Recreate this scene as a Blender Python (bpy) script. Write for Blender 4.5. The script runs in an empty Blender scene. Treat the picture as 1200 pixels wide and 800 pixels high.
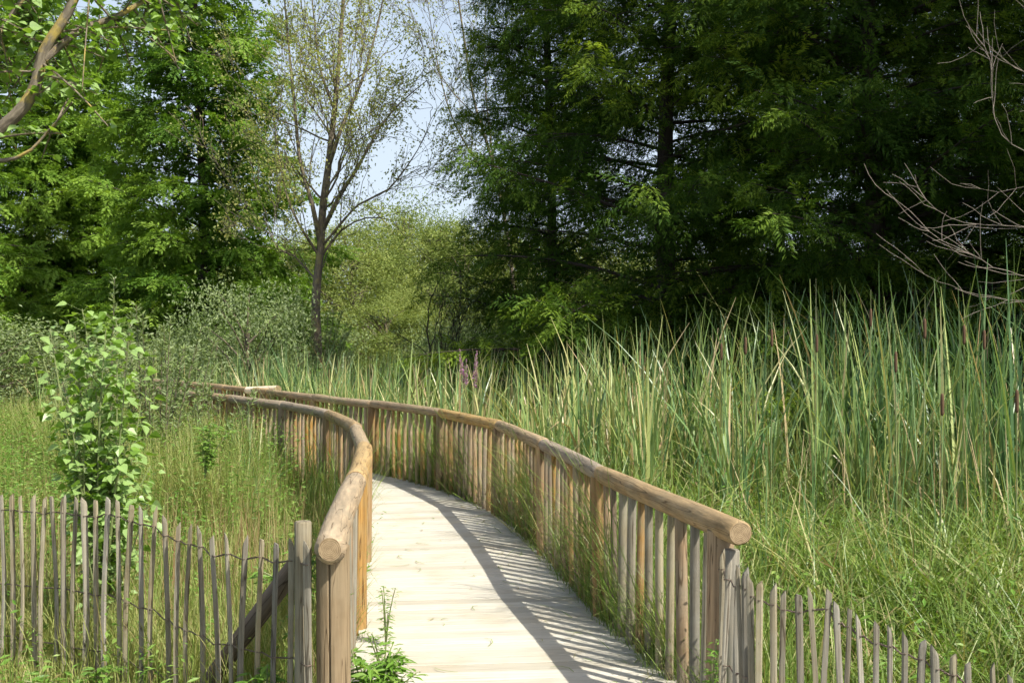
import bpy, math, random
import numpy as np
from mathutils import Vector, Matrix, noise as mnoise

rng = np.random.default_rng(7)
random.seed(7)
R = math.radians
scn = bpy.context.scene
COL = scn.collection
F = 1270.0          # focal length in pixels of the 1200 px wide photograph
CH = 1.75           # eye height over the deck
HY = 398.0          # horizon row

def P(px, py, d):
    return np.array([(px-600)*d/F, d, CH-(py-HY)*d/F])

# ------------------------------------------------------------------ mesh building
class Geo:
    def __init__(s):
        s.V=[]; s.F=[]; s.n=0; s.A={'rnd':[], 'tc':[]}
    def add(s, V, Fs, rnd=0.5, tc=None, mi=0):
        V=np.asarray(V,dtype=np.float32).reshape(-1,3)
        if isinstance(Fs, np.ndarray): Fs=[Fs]
        for f in Fs:
            f=np.asarray(f,dtype=np.int64)
            if f.ndim==1: f=f.reshape(1,-1)
            s.F.append((f+s.n, mi))
        s.V.append(V)
        r=np.full(len(V),rnd,dtype=np.float32) if np.isscalar(rnd) else np.asarray(rnd,dtype=np.float32)
        s.A['rnd'].append(r)
        s.A['tc'].append(V.copy() if tc is None else np.asarray(tc,dtype=np.float32))
        s.n+=len(V)
    def build(s, name, mats, parent=None, smooth=False):
        me=bpy.data.meshes.new(name)
        V=np.concatenate(s.V)
        me.vertices.add(len(V)); me.vertices.foreach_set('co', V.ravel())
        loops=np.concatenate([f.ravel() for f,_ in s.F]).astype(np.int32)
        tot=np.concatenate([np.full(len(f),f.shape[1]) for f,_ in s.F]).astype(np.int32)
        mi=np.concatenate([np.full(len(f),m) for f,m in s.F]).astype(np.int32)
        st=np.concatenate([[0],np.cumsum(tot)[:-1]]).astype(np.int32)
        me.loops.add(len(loops)); me.loops.foreach_set('vertex_index', loops)
        me.polygons.add(len(tot)); me.polygons.foreach_set('loop_start', st)
        me.polygons.foreach_set('loop_total', tot)
        me.polygons.foreach_set('material_index', mi)
        me.polygons.foreach_set('use_smooth', np.full(len(tot),bool(smooth)))
        me.update(calc_edges=True)
        a=me.attributes.new('rnd','FLOAT','POINT'); a.data.foreach_set('value', np.concatenate(s.A['rnd']))
        a=me.attributes.new('tc','FLOAT_VECTOR','POINT'); a.data.foreach_set('vector', np.concatenate(s.A['tc']).ravel())
        if not isinstance(mats,(list,tuple)): mats=[mats]
        for m in mats: me.materials.append(m)
        o=bpy.data.objects.new(name, me); COL.objects.link(o)
        if parent is not None: o.parent=parent
        return o

def tag(o, label=None, cat=None, group=None, kind=None):
    if label: o['label']=label
    if cat: o['category']=cat
    if group: o['group']=group
    if kind: o['kind']=kind
    return o

def empty(name, loc=(0,0,0), rz=0.0):
    o=bpy.data.objects.new(name,None); COL.objects.link(o)
    o.empty_display_size=0.2
    o.location=loc; o.rotation_euler=(0,0,rz)
    return o

def copy_tree(o, loc, rz, label, scale=(1,1,1)):
    c=o.copy(); COL.objects.link(c)
    c.location=loc; c.rotation_euler=(0,0,rz); c.scale=scale; c['label']=label
    for ch in list(o.children):
        k=ch.copy(); COL.objects.link(k); k.parent=c
        for g in list(ch.children):
            q=g.copy(); COL.objects.link(q); q.parent=k
    return c

def norm(v): 
    v=np.asarray(v,float); return v/(np.linalg.norm(v)+1e-9)

def tube(G, pts, rad, n=8, mi=0, rnd=0.5, cap=True, wob=0.0, cap_mi=None, groove=None, seed=0, s0=0.0):
    pts=np.asarray(pts,float); m=len(pts)
    rad=np.full(m,rad,float) if np.isscalar(rad) else np.asarray(rad,float)
    T=np.gradient(pts,axis=0); T/= (np.linalg.norm(T,axis=1,keepdims=True)+1e-9)
    up=np.array([0,0,1.0]) if abs(T[0][2])<0.9 else np.array([0,1.0,0])
    u=norm(np.cross(up,T[0])); U=[u]
    for i in range(1,m):
        u=u-T[i]*np.dot(u,T[i]); u=norm(u); U.append(u)
    U=np.array(U); W=np.cross(T,U)
    th=np.linspace(0,2*np.pi,n,endpoint=False)
    c,s=np.cos(th),np.sin(th)
    rr=np.repeat(rad[:,None],n,1)
    if wob>0:
        k=np.random.default_rng(seed+11)
        ph=k.uniform(0,6.28,4)
        sl=np.concatenate([[0],np.cumsum(np.linalg.norm(np.diff(pts,axis=0),axis=1))])
        rr*=1+wob*(np.sin(2*th[None]+ph[0]+sl[:,None]*1.3)+.6*np.sin(3*th[None]+ph[1]-sl[:,None]*2.1)
                   +.7*np.sin(sl[:,None]*5+ph[2])+.4*np.sin(5*th[None]+ph[3]+sl[:,None]*4))
    if groove is not None:
        gi,gd=groove; rr[:,gi]-=gd
    V=pts[:,None]+U[:,None]*(c[None,:,None]*rr[...,None])+W[:,None]*(s[None,:,None]*rr[...,None])
    L=np.concatenate([[0],np.cumsum(np.linalg.norm(np.diff(pts,axis=0),axis=1))])+s0
    tc=np.stack([c[None]*rr, s[None]*rr, np.repeat(L[:,None],n,1)],-1)
    i=np.arange(m-1)[:,None]*n; j=np.arange(n)[None]; j2=(j+1)%n
    q=np.stack([i+j,i+j2,i+n+j2,i+n+j],-1).reshape(-1,4)
    G.add(V.reshape(-1,3), q, rnd, tc.reshape(-1,3), mi)
    if cap:
        cm=mi if cap_mi is None else cap_mi
        for k,rev in ((0,True),(m-1,False)):
            ring=V[k]; cen=ring.mean(0)
            f=np.stack([np.arange(n),(np.arange(n)+1)%n,np.full(n,n)],-1)
            if rev: f=f[:,::-1]
            G.add(np.vstack([ring,cen[None]]), f, rnd, np.vstack([tc[k],[[0,0,tc[k][0,2]]]]), cm)

def inst(G, pV, pF, M, pos, rnd, mi=0, prnd=None):
    n=len(pos); m=len(pV)
    V=np.einsum('nij,mj->nmi',M,pV)+pos[:,None]
    Fa=(pF[None]+(np.arange(n)*m)[:,None,None]).reshape(-1,pF.shape[1])
    r=np.repeat(rnd[:,None],m,1)
    if prnd is not None: r=np.clip(r+prnd[None],0,1)
    G.add(V.reshape(-1,3),Fa,r.ravel(),None,mi)

def basis(d, roll=None, up=None):
    """rotation matrices whose x axis is d (n,3)"""
    d=d/(np.linalg.norm(d,axis=1,keepdims=True)+1e-9); n=len(d)
    u=np.tile([0,0,1.0],(n,1)) if up is None else up
    y=np.cross(u,d); y/= (np.linalg.norm(y,axis=1,keepdims=True)+1e-6)
    z=np.cross(d,y)
    if roll is not None:
        c,s=np.cos(roll)[:,None],np.sin(roll)[:,None]
        y,z=y*c+z*s, -y*s+z*c
    return np.stack([d,y,z],-1)

# ------------------------------------------------------------------ materials
def nt_mat(name):
    m=bpy.data.materials.new(name); m.use_nodes=True
    nt=m.node_tree; nt.nodes.clear()
    out=nt.nodes.new('ShaderNodeOutputMaterial')
    return m,nt,out
def N(nt,t,**k):
    n=nt.nodes.new(t)
    for a,b in k.items(): setattr(n,a,b)
    return n
def ramp(nt, fac, stops):
    r=N(nt,'ShaderNodeValToRGB'); e=r.color_ramp.elements
    while len(e)>1: e.remove(e[-1])
    e[0].position=stops[0][0]; e[0].color=(*stops[0][1],1)
    for p,c in stops[1:]:
        x=e.new(p); x.color=(*c,1)
    nt.links.new(fac,r.inputs[0]); return r.outputs[0]
def mixc(nt,fac,a,b,mode='MIX'):
    m=N(nt,'ShaderNodeMix',data_type='RGBA',blend_type=mode)
    for sock,v in ((m.inputs[0],fac),(m.inputs[6],a),(m.inputs[7],b)):
        if isinstance(v,(int,float)): sock.default_value=v
        elif isinstance(v,tuple): sock.default_value=(*v,1)
        else: nt.links.new(v,sock)
    return m.outputs[2]
def mathn(nt,op,a,b=None):
    m=N(nt,'ShaderNodeMath',operation=op)
    for i,v in enumerate((a,b)):
        if v is None: continue
        if isinstance(v,(int,float)): m.inputs[i].default_value=v
        else: nt.links.new(v,m.inputs[i])
    return m.outputs[0]
def attr(nt,name,out='Fac'):
    a=N(nt,'ShaderNodeAttribute',attribute_name=name); return a.outputs[out]
def noise(nt,vec,scale,detail=3,rough=.5):
    n=N(nt,'ShaderNodeTexNoise'); n.inputs['Scale'].default_value=scale
    n.inputs['Detail'].default_value=detail; n.inputs['Roughness'].default_value=rough
    if vec is not None: nt.links.new(vec,n.inputs['Vector'])
    return n.outputs[0]

def leaf_mat(name, stops, trans=.35, rough=.5, spec=.35, under=None, patch=None, pscale=.35, tcol=(1.25,1.2,.55)):
    m,nt,out=nt_mat(name)
    c=ramp(nt,attr(nt,'rnd'),stops)
    if patch:
        g=N(nt,'ShaderNodeNewGeometry')
        f=noise(nt,g.outputs['Position'],pscale,3)
        f=ramp(nt,f,[(.42,(0,0,0)),(.62,(1,1,1))])
        c=mixc(nt,mathn(nt,'MULTIPLY',f,.6),c,patch)
    base=c
    if under:
        g=N(nt,'ShaderNodeNewGeometry')
        base=mixc(nt,mathn(nt,'MULTIPLY',g.outputs['Backfacing'],.75),c,under)
    b=N(nt,'ShaderNodeBsdfPrincipled'); nt.links.new(base,b.inputs['Base Color'])
    b.inputs['Roughness'].default_value=rough; b.inputs['Specular IOR Level'].default_value=spec
    t=N(nt,'ShaderNodeBsdfTranslucent')
    nt.links.new(mixc(nt,1.0,c,tcol,'MULTIPLY'),t.inputs['Color'])
    mx=N(nt,'ShaderNodeMixShader'); mx.inputs[0].default_value=trans
    nt.links.new(b.outputs[0],mx.inputs[1]); nt.links.new(t.outputs[0],mx.inputs[2])
    nt.links.new(mx.outputs[0],out.inputs[0]); return m

def wood_mat(name, light, dark, grey, greyamt=.4, satv=.6, gscale=(55,55,2.2), bump=.35, var=.25, rough=.75, topgrey=0.0):
    m,nt,out=nt_mat(name)
    tc=attr(nt,'tc','Vector')
    oi=N(nt,'ShaderNodeObjectInfo')
    off=N(nt,'ShaderNodeVectorMath',operation='ADD'); nt.links.new(tc,off.inputs[0])
    cmb=N(nt,'ShaderNodeCombineXYZ'); 
    nt.links.new(mathn(nt,'MULTIPLY',oi.outputs['Random'],3.),cmb.inputs[0]); nt.links.new(mathn(nt,'MULTIPLY',oi.outputs['Random'],31.),cmb.inputs[2])
    nt.links.new(cmb.outputs[0],off.inputs[1])
    mp=N(nt,'ShaderNodeMapping'); mp.inputs['Scale'].default_value=gscale; nt.links.new(off.outputs[0],mp.inputs[0])
    g=noise(nt,mp.outputs[0],1,5,.65)
    c=ramp(nt,g,[(.28,dark),(.5,tuple((a+b)/2 for a,b in zip(light,dark))),(.68,light)])
    big=noise(nt,off.outputs[0],4.5,4,.6)
    gf=mathn(nt,'MULTIPLY',ramp(nt,big,[(.38,(0,0,0)),(.62,(1,1,1))]),greyamt)
    if topgrey>0:
        gn=N(nt,'ShaderNodeNewGeometry'); sx=N(nt,'ShaderNodeSeparateXYZ'); nt.links.new(gn.outputs['Normal'],sx.inputs[0])
        tg=mathn(nt,'MULTIPLY',ramp(nt,sx.outputs[2],[(.2,(0,0,0)),(.85,(1,1,1))]),topgrey)
        gf=mathn(nt,'MAXIMUM',gf,mathn(nt,'MULTIPLY',tg,mathn(nt,'ADD',big,.35)))
    c=mixc(nt,gf,c,grey)
    hs=N(nt,'ShaderNodeHueSaturation'); nt.links.new(c,hs.inputs['Color'])
    nt.links.new(mathn(nt,'ADD',mathn(nt,'MULTIPLY',oi.outputs['Random'],2*var),1-var),hs.inputs['Value'])
    rs=mathn(nt,'FRACT',mathn(nt,'MULTIPLY',oi.outputs['Random'],7.7))
    nt.links.new(mathn(nt,'ADD',mathn(nt,'MULTIPLY',rs,satv),1.25-satv),hs.inputs['Saturation'])
    # dark knots and mould specks
    v=N(nt,'ShaderNodeTexVoronoi'); mp2=N(nt,'ShaderNodeMapping'); mp2.inputs['Scale'].default_value=(11,11,2.6)
    nt.links.new(off.outputs[0],mp2.inputs[0]); nt.links.new(mp2.outputs[0],v.inputs['Vector'])
    kn=ramp(nt,v.outputs['Distance'],[(.03,(.35,.26,.2)),(.11,(1,1,1))])
    c2=mixc(nt,.8,hs.outputs[0],kn,'MULTIPLY')
    mp3=N(nt,'ShaderNodeMapping'); mp3.inputs['Scale'].default_value=(22,22,1.1); nt.links.new(off.outputs[0],mp3.inputs[0])
    ck=mathn(nt,'ABSOLUTE',mathn(nt,'SUBTRACT',noise(nt,mp3.outputs[0],1,2,.4),.5))
    c2=mixc(nt,.75,c2,ramp(nt,ck,[(.004,(.22,.17,.12)),(.014,(1,1,1))]),'MULTIPLY')
    b=N(nt,'ShaderNodeBsdfPrincipled'); nt.links.new(c2,b.inputs['Base Color'])
    b.inputs['Roughness'].default_value=rough; b.inputs['Specular IOR Level'].default_value=.25
    bp=N(nt,'ShaderNodeBump'); bp.inputs['Strength'].default_value=bump; bp.inputs['Distance'].default_value=.006
    nt.links.new(g,bp.inputs['Height']); nt.links.new(bp.outputs[0],b.inputs['Normal'])
    nt.links.new(b.outputs[0],out.inputs[0]); return m

def endgrain_mat(name, a, b_):
    m,nt,out=nt_mat(name)
    tc=attr(nt,'tc','Vector')
    sx=N(nt,'ShaderNodeSeparateXYZ'); nt.links.new(tc,sx.inputs[0])
    r=mathn(nt,'SQRT',mathn(nt,'ADD',mathn(nt,'MULTIPLY',sx.outputs[0],sx.outputs[0]),mathn(nt,'MULTIPLY',sx.outputs[1],sx.outputs[1])))
    nz=noise(nt,tc,40,3)
    w=mathn(nt,'SINE',mathn(nt,'ADD',mathn(nt,'MULTIPLY',r,900.),mathn(nt,'MULTIPLY',nz,9.)))
    c=ramp(nt,mathn(nt,'ADD',mathn(nt,'MULTIPLY',w,.25),nz),[(.2,b_),(.75,a)])
    b=N(nt,'ShaderNodeBsdfPrincipled'); nt.links.new(c,b.inputs['Base Color']); b.inputs['Roughness'].default_value=.8
    nt.links.new(b.outputs[0],out.inputs[0]); return m

def bark_mat(name, a, b_, lichen=None, scale=14):
    m,nt,out=nt_mat(name)
    tc=attr(nt,'tc','Vector')
    mp=N(nt,'ShaderNodeMapping'); mp.inputs['Scale'].default_value=(scale,scale,scale*.22); nt.links.new(tc,mp.inputs[0])
    g=noise(nt,mp.outputs[0],1,5,.65)
    c=ramp(nt,g,[(.35,b_),(.65,a)])
    if lichen:
        f=noise(nt,tc,6,4,.6)
        c=mixc(nt,ramp(nt,f,[(.5,(0,0,0)),(.6,(1,1,1))]),c,lichen)
    b=N(nt,'ShaderNodeBsdfPrincipled'); nt.links.new(c,b.inputs['Base Color']); b.inputs['Roughness'].default_value=.85
    bp=N(nt,'ShaderNodeBump'); bp.inputs['Strength'].default_value=.6; bp.inputs['Distance'].default_value=.02
    nt.links.new(g,bp.inputs['Height']); nt.links.new(bp.outputs[0],b.inputs['Normal'])
    nt.links.new(b.outputs[0],out.inputs[0]); return m

def flat_mat(name,c,rough=.6,metal=0):
    m,nt,out=nt_mat(name)
    b=N(nt,'ShaderNodeBsdfPrincipled')
    g=noise(nt,None,60,3)
    nt.links.new(ramp(nt,g,[(.3,tuple(x*.75 for x in c)),(.7,c)]),b.inputs['Base Color'])
    b.inputs['Roughness'].default_value=rough; b.inputs['Metallic'].default_value=metal
    nt.links.new(b.outputs[0],out.inputs[0]); return m

M_meadow=leaf_mat('meadow_blades',[(0,(.12,.20,.03)),(.35,(.21,.28,.06)),(.6,(.31,.34,.11)),(.8,(.46,.42,.20)),(.9,(.42,.34,.18)),(1,(.24,.12,.07))],.35,.55,.3,patch=(.30,.31,.10),pscale=.6)
M_sedge=leaf_mat('sedge_blades',[(0,(.085,.16,.025)),(.4,(.17,.26,.05)),(.7,(.29,.36,.09)),(.88,(.44,.44,.19)),(.94,(.45,.38,.2)),(1,(.28,.18,.09))],.35,.42,.5,patch=(.13,.22,.04),pscale=.8)
M_reed=leaf_mat('reed_blades',[(0,(.07,.155,.06)),(.4,(.14,.25,.09)),(.75,(.29,.37,.12)),(.9,(.44,.45,.18)),(.94,(.5,.42,.24)),(1,(.42,.30,.16))],.3,.38,.55)
M_cyp=leaf_mat('shaded_cypress_needles',[(0,(.026,.062,.008)),(.5,(.060,.125,.013)),(.72,(.13,.21,.022)),(1,(.28,.38,.04))],.35,.6,.2)  # grove shade partly put into the colour: darker needles than the left trees
M_cyp2=leaf_mat('sunny_cypress_needles',[(0,(.06,.14,.02)),(.5,(.14,.26,.03)),(1,(.26,.39,.06))],.38,.6,.2)  # sunlit look put into the colour: lighter needles than the grove
M_far=leaf_mat('far_leaves',[(0,(.12,.17,.045)),(.5,(.20,.26,.065)),(1,(.32,.36,.11))],.35,.6,.2)
M_will=leaf_mat('willow_leaves',[(0,(.10,.16,.045)),(.5,(.17,.24,.075)),(1,(.27,.34,.12))],.3,.55,.3,under=(.26,.32,.17))
M_thin=leaf_mat('sparse_leaves',[(0,(.24,.30,.09)),(.6,(.34,.38,.13)),(1,(.52,.44,.14))],.5,.5,.3)
M_pop=leaf_mat('poplar_leaves',[(0,(.13,.25,.03)),(.6,(.22,.38,.05)),(1,(.31,.48,.09))],.42,.38,.5,under=(.33,.47,.18))
M_weed=leaf_mat('weed_leaves',[(0,(.10,.22,.03)),(.6,(.17,.31,.05)),(1,(.26,.38,.09))],.4,.45,.4)
M_rail=wood_mat('rail_wood',(.47,.31,.145),(.15,.095,.04),(.34,.29,.19),.45,topgrey=.45,var=.15,gscale=(34,34,4.5),bump=1.0)
M_post=wood_mat('post_wood',(.42,.255,.105),(.17,.095,.04),(.26,.20,.11),.55,var=.25,bump=.8)
M_pick=wood_mat('picket_wood',(.40,.25,.11),(.14,.085,.035),(.27,.23,.15),.65,var=.38)
M_rot=wood_mat('grey_post_wood',(.31,.225,.13),(.10,.07,.035),(.25,.195,.12),.55,satv=.3,var=.05,gscale=(30,30,1.6),bump=1.0)
M_pal=wood_mat('paling_wood',(.31,.27,.185),(.12,.10,.065),(.27,.255,.20),.6,gscale=(90,90,3),var=.25)
M_brace=wood_mat('brace_wood',(.20,.14,.10),(.08,.055,.04),(.16,.13,.11),.5,var=.1)
M_new=wood_mat('fresh_wood',(.85,.62,.34),(.68,.44,.2),(.6,.5,.35),.1,var=.05)
M_end=endgrain_mat('end_grain',(.33,.245,.14),(.14,.09,.045))
M_wire=flat_mat('wire_metal',(.20,.15,.12),.55,.6)
M_bark=bark_mat('dark_bark',(.06,.045,.032),(.022,.016,.012))
M_bark2=bark_mat('grey_bark',(.17,.14,.10),(.07,.055,.04),lichen=(.20,.17,.08))
M_bark3=bark_mat('lichen_bark',(.22,.185,.13),(.09,.07,.05),lichen=(.36,.27,.07),scale=40)
M_forb=leaf_mat('forb_leaves',[(0,(.10,.22,.03)),(.5,(.17,.31,.05)),(.85,(.28,.38,.10)),(1,(.26,.16,.08))],.4,.5,.35)
M_dead=bark_mat('dead_bark',(.30,.26,.21),(.14,.11,.09),scale=40)
M_stem=flat_mat('green_stem',(.20,.24,.09),.6)
M_spike=flat_mat('cattail_spike',(.11,.06,.03),.9)
M_purple=leaf_mat('loosestrife_flower',[(0,(.34,.14,.32)),(1,(.52,.28,.48))],.3,.6,.2)

# ------------------------------------------------------------------ curves of the walk
def catmull(pts, step=.05):
    pts=np.asarray(pts,float)
    p=np.vstack([2*pts[0]-pts[1],pts,2*pts[-1]-pts[-2]]); out=[]
    for i in range(1,len(p)-2):
        n=max(2,int(np.linalg.norm(p[i+1]-p[i])/step))
        t=np.linspace(0,1,n,endpoint=False)[:,None]
        out.append(.5*((2*p[i])+(-p[i-1]+p[i+1])*t+(2*p[i-1]-5*p[i]+4*p[i+1]-p[i+2])*t**2+(-p[i-1]+3*p[i]-3*p[i+1]+p[i+2])*t**3))
    out.append(pts[-1:]); return np.vstack(out)
def arc(c):
    return np.concatenate([[0],np.cumsum(np.linalg.norm(np.diff(c,axis=0),axis=1))])
def at_arc(c,A,s):
    return np.array([np.interp(s,A,c[:,k]) for k in range(c.shape[1])]).T

RC=catmull([(.99,4.80),(.76,5.85),(.563,6.88),(.42,7.7),(.25,8.9),(.06,10.0),(-.22,11.1),(-.52,11.95),(-.97,12.9),(-1.93,14.45),(-2.86,15.9),(-3.86,17.5),(-4.9,19.0),(-6.5,21.2),(-8.6,23.6)])
LC=catmull([(-.755,4.50),(-.83,5.4),(-.93,6.4),(-1.03,7.34),(-1.16,8.5),(-1.32,9.5),(-1.62,10.9),(-2.32,12.95),(-3.2,14.5),(-3.95,15.6),(-4.84,16.8),(-6.2,18.7),(-8.0,21.0)])
RA,LA=arc(RC),arc(LC)
RXY=catmull([(1.25,3.0),(1.0,4.80)])      # approach on the near side

def ground_z(x,y):
    x=np.asarray(x,float); y=np.asarray(y,float)
    # 1 near the entrance bank, 0 in the marsh
    left=np.clip(1-(y-5.6)/3.0,0,1)
    right=np.clip(1-(y-4.2)/1.8,0,1)*np.clip(1-(x-.9)/1.3,0,1)
    cx=np.clip((x+.1)/.8,0,1)
    k=left*(1-cx)+right*cx
    z=-.42+k*.36
    z=z+ .05*np.sin(x*.9+1)*np.sin(y*.7)*(1-k)
    z=z+np.clip((y-60)/200,0,1)*.3
    return z

# ------------------------------------------------------------------ ground
def build_ground():
    xs=np.concatenate([-np.geomspace(400,12,14),np.linspace(-11,11,67),np.geomspace(12,400,14)])
    ys=np.concatenate([-np.geomspace(200,6,8),np.linspace(-5,30,106),np.geomspace(32,600,18)])
    X,Y=np.meshgrid(xs,ys); Z=ground_z(X,Y)
    V=np.stack([X,Y,Z],-1).reshape(-1,3); nx,ny=len(xs),len(ys)
    i,j=np.meshgrid(np.arange(nx-1),np.arange(ny-1)); a=(j*nx+i).ravel()
    G=Geo(); G.add(V,np.stack([a,a+1,a+nx+1,a+nx],-1))
    m,nt,out=nt_mat('marsh_soil')
    g=N(nt,'ShaderNodeNewGeometry')
    n1=noise(nt,g.outputs['Position'],1.2,6,.65); n2=noise(nt,g.outputs['Position'],18,4,.6)
    c=ramp(nt,n1,[(.35,(.055,.06,.022)),(.55,(.10,.12,.035)),(.7,(.17,.17,.06))])
    c=mixc(nt,.6,c,ramp(nt,n2,[(.3,(.4,.4,.35)),(.7,(1,1,1))]),'MULTIPLY')
    b=N(nt,'ShaderNodeBsdfPrincipled'); nt.links.new(c,b.inputs['Base Color']); b.inputs['Roughness'].default_value=.95
    bp=N(nt,'ShaderNodeBump'); bp.inputs['Distance'].default_value=.05; nt.links.new(n2,bp.inputs['Height']); nt.links.new(bp.outputs[0],b.inputs['Normal'])
    nt.links.new(b.outputs[0],out.inputs[0])
    o=G.build('ground',m,smooth=True); tag(o,kind='structure')
build_ground()

# ------------------------------------------------------------------ boardwalk
def build_deck():
    m,nt,out=nt_mat('bleached_planks')
    tc=attr(nt,'tc','Vector'); rn=attr(nt,'rnd')
    mp=N(nt,'ShaderNodeMapping'); mp.inputs['Scale'].default_value=(2.2,50,50); nt.links.new(tc,mp.inputs[0])
    g=noise(nt,mp.outputs[0],1,5,.6)
    c=ramp(nt,g,[(.25,(.36,.335,.28)),(.45,(.50,.475,.405)),(.6,(.55,.525,.45)),(.75,(.59,.565,.49))])
    c=mixc(nt,1.0,c,ramp(nt,rn,[(0,(.78,.76,.72)),(.2,(.88,.87,.85)),(.6,(.96,.955,.945)),(1,(1.0,1.0,1.0))]),'MULTIPLY')
    gp=N(nt,'ShaderNodeNewGeometry'); st=noise(nt,gp.outputs['Position'],2.3,5,.6)
    c=mixc(nt,ramp(nt,st,[(.5,(0,0,0)),(.75,(.55,.55,.55))]),c,(.40,.33,.22))
    b=N(nt,'ShaderNodeBsdfPrincipled'); nt.links.new(c,b.inputs['Base Color']); b.inputs['Roughness'].default_value=.8
    b.inputs['Specular IOR Level'].default_value=.25
    bp=N(nt,'ShaderNodeBump'); bp.inputs['Strength'].default_value=.25; bp.inputs['Distance'].default_value=.002
    nt.links.new(g,bp.inputs['Height']); nt.links.new(bp.outputs[0],b.inputs['Normal']); nt.links.new(b.outputs[0],out.inputs[0])
    # paired edges
    Rf=np.vstack([[(1.16,3.0),(1.13,3.3)],RC+[0.02,0]]); Lf=np.vstack([[(-.72,2.6),(-.73,3.2)],LC-[0.02,0]])
    Rf=catmull(Rf[::6],.03); Lf=catmull(Lf[::6],.03)
    A=arc(Rf); G=Geo(); w=.135; n=int(A[-1]/w); k=np.random.default_rng(3)
    lprev=0; D=[]; 
    # left parameter matched by nearest point, smoothed
    S=np.linspace(0,A[-1],n+1); E=at_arc(Rf,A,S)
    li=[int(np.argmin(((Lf-e)**2).sum(1))) for e in E]
    li=np.maximum.accumulate(np.array(li,float)); 
    kern=np.ones(9)/9; lp=np.convolve(np.pad(li,4,mode='edge'),kern,'valid')
    Lp=np.stack([np.interp(lp,np.arange(len(Lf)),Lf[:,q]) for q in (0,1)],-1)
    for i in range(n):
        if lp[i]>=len(Lf)-2: break
        gap=.016+k.uniform(0,.022)
        a0,a1=E[i],E[i]*gap+E[i+1]*(1-gap); b0,b1=Lp[i],Lp[i]*gap+Lp[i+1]*(1-gap)
        ex=k.uniform(0,.03); d=norm(a0-b0); a0=a0+d*ex; a1=a1+d*ex; b0=b0-d*(.05+ex); b1=b1-d*(.05+ex)
        zt=k.uniform(-.0015,.0015); tl=k.uniform(-.0012,.0012); zb=-.045; bv=.0022
        e=norm(a1-a0)
        ring=[]
        for (p,q) in ((b0,b1),(a0,a1)):
            ring+= [(*p,zb),(*p,zt-bv),(*(p+e*bv),zt),(*(q-e*bv),zt+tl),(*q,zt+tl-bv),(*q,zb)]
        V=np.array(ring); f=[[j,(j+1)%6,(j+1)%6+6,j+6] for j in range(6)]
        L=np.linalg.norm(a0-b0); off=k.uniform(0,50)
        tcv=np.array([(off+(0 if j<6 else L),[0,0,.0022,w-.0022,w,w][j%6]+i*.37,V[j,2]+i) for j in range(12)])
        G.add(V,[np.array(f)[:,::-1],np.array([[0,1,2,3,4,5]]),np.array([[11,10,9,8,7,6]])],k.uniform(0,1),tcv)
        for qq in (.06,.09,.91,.94):   # nail heads
            c=(b0*(1-qq)+a0*qq)*(.5)+(b1*(1-qq)+a1*qq)*.5+k.normal(0,.008,2); rr=.0042
            hx=[(c[0]+rr*math.cos(q),c[1]+rr*math.sin(q),max(zt,zt+tl)+.0012) for q in np.linspace(0,2*math.pi,6,endpoint=False)]
            G.add(np.array(hx),np.arange(6).reshape(1,-1),.5,None,1)
    # bearers under the planks
    for q in (.18,.82):
        c=Lp*(1-q)+E*q; c=c[:int(i)]
        tube(G,np.column_stack([c[::4],np.full(len(c[::4]),-.09)]),.043,6,rnd=0)
    o=G.build('boardwalk',[m,M_wire]); tag(o,kind='structure')
    return E,Lp
DE,DL=build_deck()

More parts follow.
